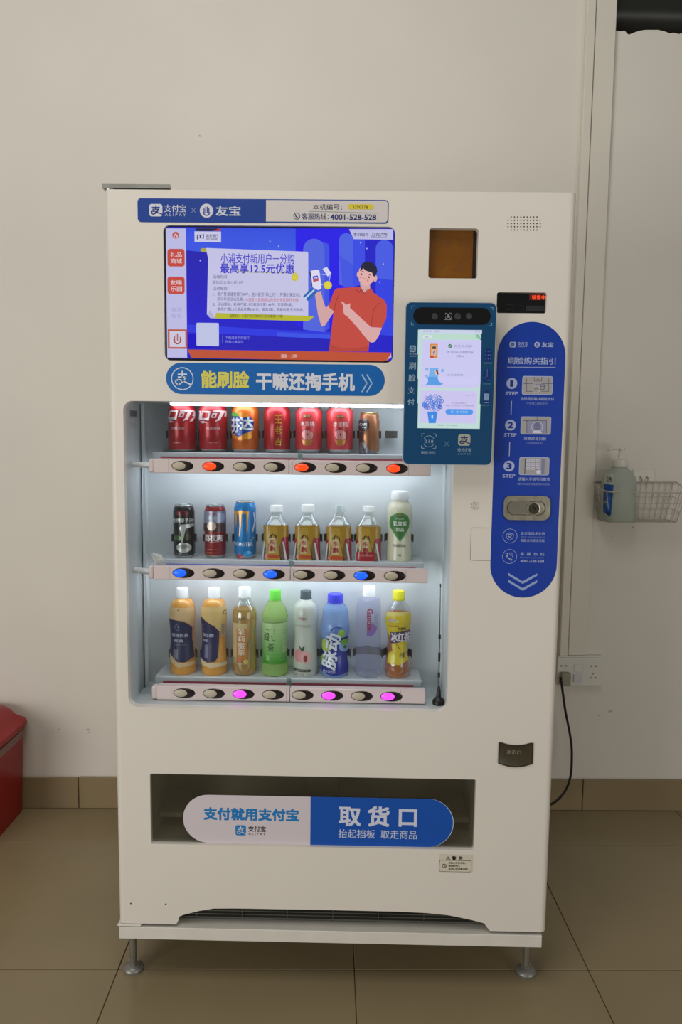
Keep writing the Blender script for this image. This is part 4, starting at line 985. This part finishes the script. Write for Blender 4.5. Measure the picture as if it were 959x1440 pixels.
def can(name, cx, row, hw, ytop, paint, label, group=None, metal_rim='#b9bcbc', rough=.3):
    P_ = Prod(name, cx, row, label, 'can', group)
    yb = (636, 784, 946)[row]; h = yb-ytop
    mt = mat('paint_'+paint, paint, rough, metal=.3, coat=.3, var=.03)
    rim = mat('can_rim', metal_rim, .25, metal=.9)
    P_.body('can_base', [(hw*.78, None), (hw*.86, yb-1.5), (hw*.95, yb-h*.06)], rim)
    P_.body('can_lid', [(hw*.84, ytop+2), (hw*.86, ytop+.6), (hw*.84, ytop), (hw*.76, ytop+1.2)], rim)
    P_.body('can_body', [(hw*.9, yb-h*.045), (hw, yb-h*.085), (hw, ytop+h*.12), (hw*.9, ytop+h*.05), (hw*.84, ytop+2.0)], mt)
    return P_
RED = '#a8121c'
# row 1 ---------------------------------------------------------
def cola(cx, z9x, first):
    P_ = can('soda_can', cx, 0, 19.5, 568.5, RED, 'red cola can with white characters, far left of the top shelf' if first else 'red cola can with white characters, second from left on the top shelf', 'red cola cans')
    p = P_.print(); p.f(225, 560, 9.59); Wh = '#dcccd0'
    dx = 0 if first else 430
    def o(pts): return [(x+dx, y+(8 if not first else 0)) for x, y in pts]
    # outlined slanted characters
    p.poly(o([(170, 165), (290, 170), (262, 292), (135, 285)]), Wh, 1).poly(o([(186, 190), (262, 192), (244, 262), (166, 258)]), RED, 2)
    p.poly(o([(315, 160), (475, 165), (468, 190), (312, 182)]), Wh, 1).poly(o([(312, 195), (370, 198), (352, 262), (285, 258)]), Wh, 1).poly(o([(330, 212), (350, 213), (338, 246), (312, 244)]), RED, 2)
    p.poly(o([(410, 180), (450, 184), (405, 285), (350, 312), (345, 296), (375, 275)]), Wh, 2)
    p.poly(o([(125, 310), (190, 300), (240, 325), (200, 325), (180, 335), (160, 318)]), Wh, 1)
    if first: p.poly([(470, 175), (500, 180), (480, 250), (455, 240)], Wh, 1).poly([(470, 250), (485, 255), (455, 312), (425, 315)], Wh, 1)
    else: p.poly([(545, 175), (590, 172), (570, 300), (540, 300), (560, 200)], Wh, 1).poly([(888, 190), (905, 190), (900, 250), (880, 250)], Wh, 1)
    a = 190 if first else 660
    p.text('经典美味', a, 392, a+180, 422, '#d8b0b4', 1, .01).text('碳酸饮料', a+35, 588, a+150, 604, '#cf9a9e', 1)
    P_.lab(p)
cola(256.5, 0, True); cola(300, 0, False)
P_ = can('soda_can', 345, 0, 18.8, 570, '#c8600e', 'orange soda can with blue and white logo on the top shelf')
p = P_.print(); p.f(320, 560, 9.59)
p.circ(200, 380, 165, '#e08a20', 0, 185, 24).circ(290, 510, 60, '#e8a020', 1, 45)
p.poly([(70, 300), (80, 230), (150, 220), (210, 270), (330, 250), (370, 330), (365, 430), (250, 480), (180, 520), (90, 480), (75, 400)], '#1b3a96', 2)
p.poly([(80, 215), (110, 185), (160, 210), (180, 240), (130, 250), (95, 240)], '#58a838', 3)
p.text('芬', 75, 265, 190, 470, '#e6ecf4', 3, .05).text('达', 190, 255, 365, 430, '#e6ecf4', 3, .05).text('橙味汽水', 110, 475, 190, 495, '#dfe6ee', 3)
P_.lab(p)
P_ = can('soda_can', 389.5, 0, 18.5, 571.5, '#a81a22', 'red herbal tea can with three yellow characters in a column')
p = P_.print(); p.f(320, 560, 9.59)
for t, y0, y1 in (('王', 232, 340), ('老', 372, 480), ('吉', 530, 635)): p.text(t, 655, y0, 745, y1, '#cba21c', 1, .02)
p.line([(575, 190), (600, 700)], 3, '#c8585e', 1)
P_.lab(p)
for i, (cx, off) in enumerate(((434, 0), (477.7, 440))):
    P_ = can('soda_can', cx, 0, 18.8, 573, '#cf3f44', ('pink peach drink can, left one of the pair on the top shelf', 'pink peach drink can, right one of the pair on the top shelf')[i], 'peach drink cans')
    p = P_.print(); p.f(410, 560, 9.59); o = off; y_ = 5*i
    p.rect(165+o, 228+y_, 270+o, 262+y_, '#7a5a3a', 1, 12).text('康师傅', 178+o, 233+y_, 258+o, 257+y_, '#e0c890', 2)
    p.text('水蜜桃', 128+o, 312+y_, 318+o, 378+y_, '#ecd6d4', 1, .015)
    p.poly([(140+o, 430), (220+o, 405), (240+o, 425), (150+o, 445)], '#8c2a38', 1).circ(215+o, 490, 62, '#d88a90', 1, 70).circ(250+o, 500, 45, '#e09a92', 2, 60).circ(222+o, 490, 9, '#7a2430', 3, 18)
    p.poly([(155+o, 560), (290+o, 560), (270+o, 625), (220+o, 640), (170+o, 625)], '#c8823a', 3).line([(310+o, 420), (320+o, 540)], 8, '#7c4a38', 2)
    P_.lab(p)
P_ = Prod('coffee_can', 518.8, 0, 'slim bronze coffee can with dark round logo on the top shelf', 'can')
P_.body('can_base', [(12.5, None), (13.6, 634.5)], MATS['can_rim'])
P_.body('can_lid', [(12.5, 583), (12.8, 581.5), (12, 580.5)], mat('gold_rim', '#c9a878', .25, metal=.9))
P_.body('can_body', [(13.6, 635), (14.4, 632), (14.4, 592), (13.2, 589), (13.4, 585), (12.5, 583)], mat('coffee_paint', '#96603c', .3, metal=.4, coat=.3))
p = P_.print(); p.f(490, 560, 10.656)
p.circ(225, 400, 85, '#332e34', 1, 95).rect(160, 500, 230, 860, '#5c4038', 0).text('CAFE', 170, 375, 275, 412, '#e0dcdc', 2, .03).text('拿铁', 200, 425, 270, 450, '#e0dcdc', 2, .02)
p.poly([(165, 700), (220, 640), (300, 760), (400, 800), (460, 850), (165, 850)], '#77737c', 1).poly([(190, 680), (230, 790), (250, 850), (270, 720), (240, 760)], '#2a262c', 2).poly([(235, 540), (260, 560), (250, 640), (230, 620)], '#e08a50', 2)
P_.lab(p)
# row 2 ---------------------------------------------------------
P_ = can('drink_can', 259.2, 1, 14.7, 709.5, '#22211f', 'black slim coconut milk can on the middle shelf')
p = P_.print(); p.f(235, 695, 6.85)
p.rect(110, 150, 215, 190, '#7a1c22', 1, 8).text('椰树', 130, 155, 195, 186, '#2a0a0c', 2, .02).text('生榨椰子汁', 74, 222, 262, 262, '#dfdfdc', 1, .03)
p.poly([(140, 310), (165, 280), (262, 275), (262, 300), (200, 320), (185, 390), (172, 450), (160, 450), (160, 370)], '#c8cac4', 1).circ(180, 500, 68, '#bdbdb8', 1, 48).circ(178, 490, 48, '#8c8a86', 2, 22)
p.circ(120, 410, 38, '#4a6a3a', 0, 26).circ(215, 400, 30, '#2e3a24', 0, 30).text('植物蛋白饮料', 105, 545, 215, 565, '#8c8c88', 3)
P_.lab(p)
P_ = can('drink_can', 303, 1, 14.9, 710, '#8c1f24', 'dark red lychee drink can with a white lychee picture')
p = P_.print(); p.f(235, 695, 6.85)
p.rect(362, 155, 568, 350, '#8f94a8', 1).circ(515, 215, 45, '#aeb4cc', 2, 50).rect(362, 270, 568, 350, '#54362e', 2).circ(447, 295, 44, '#d6c2b4', 3).text('广西', 410, 172, 496, 200, '#b0303a', 3, .02).text('荔枝', 415, 205, 490, 235, '#c8ccd8', 3, .02)
p.text('荔枝爽', 378, 375, 545, 440, '#d9d2d4', 2, .04).line([(430, 452), (545, 436)], 4, '#c8b0b0', 2)
for y in (520, 548, 576): p.line([(400, y), (500, y)], 5, '#c07a50', 2)
P_.lab(p)
P_ = can('drink_can', 344.8, 1, 15.4, 704.5, '#1c7cc0', 'blue energy drink can with an orange claw mark', metal_rim='#3a86c0')
p = P_.print(); p.f(235, 695, 6.85)
OR = '#e0a040'
p.poly([(655, 155), (725, 145), (800, 155), (800, 180), (735, 178), (655, 180)], OR, 1)
for pts in ([(668, 170), (690, 170), (688, 250), (680, 318), (672, 240)], [(708, 172), (735, 172), (728, 290), (716, 400), (708, 380), (714, 290)], [(775, 172), (798, 172), (792, 240), (790, 330), (780, 380), (778, 260)]): p.poly(pts, OR, 2)
p.text('MONSTER', 655, 448, 835, 485, '#dfe6ee', 1, .0).text('energy', 812, 400, 845, 440, '#dfe6ee', 1, 0, 60).circ(712, 585, 24, '#b04a50', 1, 30).circ(790, 560, 40, '#3a9ad8', 1, 30).line([(840, 170), (850, 250), (830, 350)], 10, '#d8dce8', 1)
P_.lab(p)
amber = mat('energy_drink', '#d89a34', .12, trans=.5, ior=1.1, var=.05)
ebots = [(388.8, 710, True, 18.2), (432.5, 709, True, 18.6), (476.3, 712, False, 18.2), (517.6, 711, True, 17.8)]
elab = ['gold energy drink bottle with white cap next to the blue can', 'gold energy drink bottle with white cap, second from the blue can', 'gold energy drink bottle missing its cap on the middle shelf', 'gold energy drink bottle with a wide red band beside the milky bottle']
for i, (cx, yt, cap, hw) in enumerate(ebots):
    P_ = Prod('energy_drink_bottle', cx, 1, elab[i], 'bottle', 'gold energy drink bottles')
    yb = 785
    P_.body('bottle', [(hw*.93, None), (hw, 781), (hw*.98, 770), (hw*.96, 748), (hw*.93, 738), (hw*.86, 735.5), (hw*.5, 727), (hw*.36, 722), (hw*.36, 719)] + ([] if cap else [(hw*.5, 718.5), (hw*.5, 716.8), (hw*.34, 716.5), (hw*.34, yt)]), pet_m, 4.0)
    P_.body('liquid', [(hw*.86, None), (hw*.93, 780), (hw*.92, 770), (hw*.91, 748), (hw*.87, 739.5)], amber, 4.0, z0=.002)
    rf = lambda z, P_=P_, hw=hw: hw*P_.k*(.985 if z < P_.zs+.03 else .96)
    p = P_.print(); p.f(365, 695, 7.377)
    a = (cx-388.8)*7.377; yo = (0, 8, 16, 18)[i]
    def o(pts): return [(x+a, y+yo) for x, y in pts]
    p.poly(o([(52, 305), (302, 305), (305, 430), (240, 440), (210, 560), (90, 560), (60, 500)]), '#a8801e', 0)
    p.poly(o([(120, 320), (185, 320), (232, 668), (68, 664)]), '#b8922e', 1)
    p.line(o([(142, 400), (68, 655)]), 8, '#2c2010', 2).line(o([(180, 400), (235, 670)]), 8, '#2c2010', 2).line(o([(110, 430), (150, 395), (185, 430)]), 6, '#2c2010', 2)
    p.poly(o([(118, 450), (150, 425), (180, 450), (178, 585), (114, 585)]), '#d6c29a', 3)
    p.text('东', 122+a, 455+yo, 172+a, 505+yo, '#a81c2c', 4, .03).text('鹏', 120+a, 512+yo, 174+a, 570+yo, '#a81c2c', 4, .03)
    if i == 3: p.poly(o([(60, 560), (232, 560), (240, 690), (50, 690)]), '#a3142c', 3).text('维生素功能饮料', 80+a, 585+yo, 215+a, 605+yo, '#e0b8a0', 4)
    else: p.poly(o([(78, 600), (218, 605), (226, 640), (70, 636)]), '#bc4a26', 3)
    p.poly(o([(240, 430), (302, 425), (320, 660), (285, 660)]), '#a01c34', 1)
    if i: p.poly(o([(45, 440), (75, 440), (50, 560), (35, 560)]), '#a01c34', 1)
    p.poly(o([(246, 470), (262, 480), (292, 665), (272, 670)]), '#c9cdd2', 3).poly(o([(62, 480), (74, 470), (56, 660), (40, 660)]), '#c9cdd2', 3)
    P_.lab(p, gloss_print, 4.0, rf=rf)
    if cap: P_.body('bottle_cap', [(hw*.50, 719.5), (hw*.52, 718.5), (hw*.50, 717.4), (hw*.49, yt+2), (hw*.46, yt+.8), (hw*.2, yt+.8)], cap_white)
P_ = Prod('yogurt_drink_bottle', 561, 1, 'milky white lactic drink bottle with green leaf label', 'bottle')
P_.body('bottle', [(17.2, None), (18, 788), (17.2, 770), (16.6, 745), (17.4, 725), (17.4, 716), (15, 709), (11.5, 705), (11, 702)], mat('milky', '#d8d3b8', .25, coat=.4, var=.02))
p = P_.print(); p.f(480, 680, 7.377)
p.poly([(510, 330), (560, 295), (620, 288), (680, 320), (700, 380), (690, 450), (650, 520), (600, 585), (550, 520), (500, 430), (498, 380)], '#4a8a44', 1).poly([(530, 330), (600, 300), (670, 340), (680, 420), (600, 560), (560, 500), (515, 420)], '#3d7a3c', 2)
p.text('乳酸菌', 535, 378, 665, 425, '#dfe8d8', 3, .03).text('饮品', 560, 440, 640, 482, '#dfe8d8', 3, .03).circ(600, 312, 12, '#c06a3a', 3).text('芦荟味', 560, 340, 640, 362, '#c8dcc0', 3)
p.text('乳酸菌饮品', 535, 612, 655, 640, '#4a4a3c', 1, .01).rect(575, 712, 612, 735, '#9a9680', 1)
P_.lab(p, print_m, zcut=.012)
P_.body('bottle_cap', [(12, 703), (12.3, 701), (12, 692.5), (11, 690.5), (4, 690.5)], cap_white)
# row 3 ---------------------------------------------------------
def cap3(P_, hw, yb, yt, m_): P_.body('bottle_cap', [(hw*1.02, yb+.5), (hw*1.05, yb-1), (hw, yb-2), (hw, yt+1.6), (hw*.93, yt+.6), (hw*.3, yt+.6)], m_)
tea_o = mat('milk_tea', '#dfa048', .22, coat=.5, var=.08, scale=40)
for i, cx in enumerate((257.7, 301.7)):
    P_ = Prod('milk_tea_bottle', cx, 2, ('orange milk tea bottle with navy wave label, far left of the bottom shelf', 'orange milk tea bottle with navy wave label, second on the bottom shelf')[i], 'bottle', 'orange milk tea bottles')
    P_.body('bottle', [(16.6, None), (17.8, 941), (17.9, 932), (17, 918), (15.3, 900), (15.8, 885), (17.4, 868), (17.3, 856), (15.5, 847), (11.5, 842.5), (8.4, 841), (8, 838)], tea_o)
    p = P_.print(); p.f(230, 815, 9.93); a = (cx-257.7)*9.93
    if i == 0:
        p.poly([(60, 360), (470, 360), (470, 640), (420, 640), (370, 575), (300, 535), (60, 515)], '#d9b684', 1)
        p.poly([(60, 515), (230, 528), (310, 545), (370, 585), (412, 640), (410, 800), (440, 1055), (330, 1105), (240, 1100), (150, 1030), (60, 960)], '#2a2c50', 2)
        p.poly([(60, 960), (150, 1030), (240, 1110), (470, 1110), (470, 1150), (250, 1175), (150, 1120)], '#d8bc90', 2)
        p.ring(238, 625, 38, 44, '#7c88b0', 3, 20, 90, 300).line([(238, 605), (255, 640)], 10, '#9aa4c4', 3).text('原味奶茶', 152, 712, 370, 765, '#b4b8cc', 3, .035).text('经典', 185, 792, 310, 835, '#b4b8cc', 3, .03).line([(180, 868), (340, 868)], 3, '#8a90b0', 3)
        p.rect(175, 930, 240, 1060, '#6c6f84', 3).circ(240, 390, 10, '#8c4a1c', 2)
    else:
        p.poly([(480, 350), (900, 350), (900, 700), (800, 690), (740, 610), (640, 560), (480, 440)], '#dab876', 1)
        p.poly([(480, 470), (560, 500), (650, 560), (740, 615), (800, 690), (785, 1040), (740, 1095), (640, 1110), (560, 1070), (480, 1020)], '#2a2450', 2)
        p.poly([(480, 1060), (560, 1080), (640, 1112), (900, 1112), (900, 1160), (700, 1180), (560, 1150)], '#dcc49c', 2)
        p.ring(600, 625, 34, 40, '#7c88b0', 3, 20, 90, 300).text('奶茶', 580, 712, 735, 765, '#b4b8cc', 3, .035).text('味', 585, 792, 660, 835, '#b4b8cc', 3, .03).rect(605, 870, 655, 1050, '#6c6f90', 3)
        p.rect(820, 590, 862, 760, '#cdbf9c', 2); [p.line([(825, 600+q*14), (856, 600+q*14)], 5, '#5a5240', 3) for q in range(11)]; p.ring(868, 435, 20, 30, '#3a3024', 2)
    P_.lab(p, print_m, zcut=.01)
    cap3(P_, 8.2, 840, 826, cap_white)
P_ = Prod('jasmine_tea_bottle', 344.2, 2, 'clear bottle of amber jasmine tea with white characters and white cap', 'bottle')
pf = [(16.2, None), (17, 938), (17.2, 925), (16.4, 905), (16.2, 885), (17, 870), (17, 861), (14.5, 852), (9.5, 845), (7.5, 841), (7.4, 838)]
P_.body('bottle', pf, pet_m)
P_.body('liquid', [(14.8, None), (16, 938), (16.3, 925), (15.6, 905), (15.4, 885), (16.2, 870), (16, 861), (14.5, 855)], mat('jasmine_tea', '#fbc462', .12, trans=.5, ior=1.08, var=.06), z0=.0015)
P_.rf = lambda z, P_=P_: 16.6*P_.k
p = P_.print(); p.f(320, 815, 9.93)
p.rect(90, 575, 300, 1140, '#cdb482', 0).rect(150, 645, 290, 1120, '#c07c30', 1)
for i, t in enumerate('茉莉蜜茶'): p.text(t, 160+i*2, 650+i*92, 262+i*2, 732+i*92, '#e4e2d4', 2, .02)
p.text('康师傅', 172, 490, 268, 526, '#3a3a30', 1, .01).circ(275, 1100, 34, '#c8c05a', 2).circ(195, 1080, 30, '#c86a4a', 2).line([(300, 830), (310, 940)], 5, '#3c5848', 1).line([(290, 900), (340, 790)], 5, '#3c5848', 1)
P_.lab(p, print_m, zcut=.02)
cap3(P_, 8.3, 839, 825, cap_white)
P_ = Prod('green_tea_bottle', 386.6, 2, 'bright green tea bottle with green cap on the bottom shelf', 'bottle')
gl = mat('green_tea', '#cdf09c', .1, trans=.65, ior=1.08, var=.05)
P_.body('bottle', [(16.5, None), (18.2, 945), (18.2, 936), (17, 926), (16.6, 900), (17, 872), (18, 866), (17, 862), (14.5, 854), (10, 847), (8, 843), (7.8, 840)], gl)
P_.rf = lambda z, P_=P_: 17.2*P_.k
p = P_.print(); p.f(320, 815, 9.93)
A_, B_ = lin('#b8d69a'), lin('#3f9c20')
for q in range(12):
    t = q/11; ya = 560+q*48; a_, b_, c_, d_ = p._rect(490, ya, 850, ya+48); p.raw([(a_, c_), (b_, c_), (b_, d_), (a_, d_)], [(0, 1, 2, 3)], tuple(A_[k]*(1-t)+B_[k]*t for k in range(4)), 0)
p.line([(490, 565), (850, 565)], 8, '#3a6c2c', 1).text('绿', 528, 700, 602, 822, '#24401c', 1, .02).text('茶', 580, 840, 665, 955, '#24401c', 1, .02).line([(630, 740), (645, 800), (680, 800)], 7, '#3a6c2c', 1).line([(665, 640), (665, 720)], 4, '#6c9450', 1)
p.rect(780, 650, 845, 980, '#a8cc90', 1).rect(560, 1010, 600, 1080, '#8cc070', 1).poly([(560, 1100), (620, 1075), (740, 1110), (640, 1140)], '#4f9438', 1).text('统一', 550, 645, 640, 670, '#4c7040', 1)
for y in range(665, 970, 24): p.line([(790, y), (835, y)], 4, '#5c8c4c', 2)
P_.lab(p, print_m, zcut=.02)
cap3(P_, 8.2, 843, 829, mat('cap_green', '#6edc48', .35))
P_ = Prod('peach_water_bottle', 429.5, 2, 'frosted white bottle with peach picture and dark grey cap', 'bottle')
P_.body('bottle', [(15.5, None), (17, 942), (17.2, 930), (16.2, 912), (15.2, 895), (16, 878), (17.3, 864), (17, 854), (14, 848), (9, 844), (7.6, 841)], mat('frost_white', '#d3d8cc', .25, trans=.15, coat=.4, var=.02))
p = P_.print(); p.f(405, 815, 9.93)
p.text('元气森林', 155, 490, 265, 530, '#b05468', 1, .02).text('苏打气泡水 白桃', 108, 600, 330, 622, '#70706a', 1).line([(180, 650), (310, 650)], 2, '#8c8c86', 1).line([(170, 688), (300, 688)], 2, '#a8a8a0', 1)
p.circ(150, 1020, 48, '#cf8a8c', 1, 90).circ(262, 1040, 70, '#e0a8a6', 2, 88).circ(200, 1030, 50, '#d89492', 1, 80).circ(252, 1055, 26, '#8a3c40', 3, 48).poly([(165, 870), (200, 915), (240, 880), (235, 940), (205, 955), (180, 930)], '#3c4a34', 4)
p.rect(90, 1205, 322, 1240, '#38342e', 1).text('白桃味苏打气泡水', 120, 1212, 310, 1232, '#c8c4b8', 2).text('0糖  0脂  0卡', 95, 1262, 318, 1284, '#8a5c54', 1)
P_.lab(p, print_m, zcut=.01)
cap3(P_, 7.9, 842, 829.5, mat('cap_grey', '#4d5a60', .4))
P_ = Prod('vitamin_drink_bottle', 470.6, 2, 'blue vitamin drink bottle with wide blue cap and lime picture', 'bottle')
P_.body('bottle', [(18, None), (19.4, 944), (19.2, 932), (17.4, 918), (17.6, 900), (19, 890), (19.8, 884), (19.6, 876), (18, 870), (17.4, 858), (15, 852), (11.8, 849), (11.2, 847)], mat('vitamin_blue', '#a8c8f8', .12, trans=.5, ior=1.1, var=.05))
P_.rf = lambda z, P_=P_: max(P_.radius(z-P_.zs, P_.pr), 17*P_.k)
p = P_.print(); p.f(405, 815, 9.93)
p.poly([(475, 720), (860, 600), (860, 1260), (640, 1290), (475, 1250)], '#26339a', 0).poly([(475, 600), (860, 560), (860, 760), (475, 800)], '#7a9ad4', 1)
p.circ(530, 880, 60, '#b4cc5a', 2, 95).circ(720, 690, 70, '#5c7ec8', 2, 80).circ(745, 710, 50, '#8fbc50', 3, 60).circ(790, 880, 80, '#88a8d8', 3, 90).circ(790, 830, 50, '#6ca83c', 4, 45).circ(490, 1080, 40, '#8cb450', 2, 70).ring(690, 700, 80, 90, '#1c3a78', 4, 20, 40, 200).circ(845, 1060, 25, '#7a9a58', 2, 80).circ(790, 900, 22, '#2c6a28', 5, 22)
p.text('脉动', 490, 690, 735, 1210, '#dfe4f0', 6, .045, 78).text('维生素饮料', 505, 1205, 665, 1250, '#c8d0e8', 6, .02)
P_.lab(p, gloss_print, zcut=.01)
cap3(P_, 11, 849, 834.5, mat('cap_blue', '#3a3fd8', .35))
P_ = Prod('water_bottle', 517.2, 2, 'clear pale violet water bottle with white cap, near right end of the bottom shelf', 'bottle')
P_.body('bottle', [(17, None), (18.5, 944), (17.6, 905), (17, 870), (16.4, 848), (15, 842), (9.5, 838.5), (8.5, 836)], mat('violet_water', '#e6e8fb', .08, trans=.88, ior=1.06, var=.02))
P_.rf = lambda z, P_=P_: 17.6*P_.k
p = P_.print(); p.f(490, 815, 9.93)
p.poly([(250, 745), (260, 640), (330, 560), (395, 640), (370, 700), (320, 740)], '#8a6ab4', 1).text('Ganten', 255, 370, 335, 665, '#a83850', 2, .035, -90).text('饮用天然水', 355, 420, 400, 640, '#7c80a4', 1, .01, -90)
P_.lab(p, print_m)
cap3(P_, 8.8, 838, 823.5, cap_white)
P_ = Prod('iced_tea_bottle', 558.5, 2, 'lemon iced tea bottle with yellow label and yellow cap', 'bottle')
PF = [(17, None), (18.4, 942), (18, 930), (15.4, 918), (14.6, 900), (16, 884), (17.8, 870), (17.6, 862)]
P_.body('liquid', [(h_*.95, y_) for h_, y_ in PF], mat('iced_tea', '#f7964c', .1, trans=.4, ior=1.08, var=.08), z0=.001)
P_.body('bottle', PF+[(14.5, 853), (9.5, 846), (7.8, 842)], pet_m)
p = P_.print(); p.f(490, 815, 9.93); YL = '#dcc22a'
p.poly([(505, 500), (860, 420), (870, 560), (820, 800), (790, 1000), (840, 1080), (700, 1140), (540, 1130), (560, 990), (610, 960), (590, 800), (520, 640)], YL, 1)
p.poly([(520, 420), (860, 420), (860, 440), (505, 500)], '#d8c870', 1).circ(640, 540, 60, '#e0d870', 2, 25).text('康师傅', 560, 510, 655, 550, '#c8a8b8', 3, .03).line([(560, 620), (690, 608)], 14, '#8c6a20', 2)
p.poly([(580, 700), (850, 670), (855, 800), (640, 850), (590, 860)], '#5a4460', 3).text('冰红茶', 595, 700, 845, 835, '#e8e4ec', 4, .055).text('柠檬味', 680, 625, 790, 665, '#6c4c20', 3, .03)
p.text('柠檬', 700, 975, 770, 1050, '#3c3420', 3, .02).line([(660, 860), (715, 940)], 8, '#6c4c20', 2).circ(600, 1060, 50, '#e8d84a', 2, 70)
P_.lab(p, gloss_print, zcut=.01)
cap3(P_, 8.3, 843, 829.5, mat('cap_yellow', '#e0d820', .35))

# ------------------------------------------------------------------ antenna, crumpled plastic
ab = at(616.5, 992, .052); az = za
AN = empty('magnetic_antenna', (ab.x, .052, az), 'thin black magnetic antenna standing in the display corner', 'antenna')
m = MB(); m.lathe([(.0145, 0.0003), (.0148, .008), (.012, .013), (.006, .018), (.0048, .030), (.0025, .045)], 24, (ab.x, .052, az)); m.obj('antenna_base', black_pl, AN, True)
tt = at(619.5, 821, .052)
def ap(t): return Vector((ab.x+(tt.x-ab.x)*t, .052, az+.02+(tt.z-az-.02)*t))
MB().tube([ap(0), ap(.5), ap(1)], [.0015, .0011, .0008], 8).obj('antenna_rod', black_pl, AN, True)
for (t0, t1, r) in ((.17, .21, .003), (.31, .39, .0028), (.515, .55, .003), (.97, 1.0, .0016)): MB().tube([ap(t0), ap(t1)], r, 10).obj('antenna_coil', black_pl, AN, True)
rnd = random.Random(5); m = MB()
c0 = at(222, 789, .075); ico = bmesh.ops.create_icosphere(m.bm, subdivisions=3, radius=1)
for v in m.bm.verts:
    n_ = 1+.22*math.sin(9*v.co.x+3*v.co.z)+.2*math.sin(7*v.co.z-5*v.co.y)+rnd.uniform(-.07, .07)
    x, y_, z = v.co.x*.013*n_, v.co.y*.007*n_, v.co.z*.012*n_
    v.co = Vector((c0.x+x-z*.45, .066+y_, c0.z+z))
zt_bar = at(405, 798.6, .045).z; mn = min(v.co.z for v in m.bm.verts)
for v in m.bm.verts: v.co.z += zt_bar+.0003-mn
tag(m.obj('crumpled_plastic', mat('film', '#d9dcd8', .25, trans=.5, ior=1.15), None, False), 'crumpled clear plastic scrap on left end of the middle button bar', 'scrap')
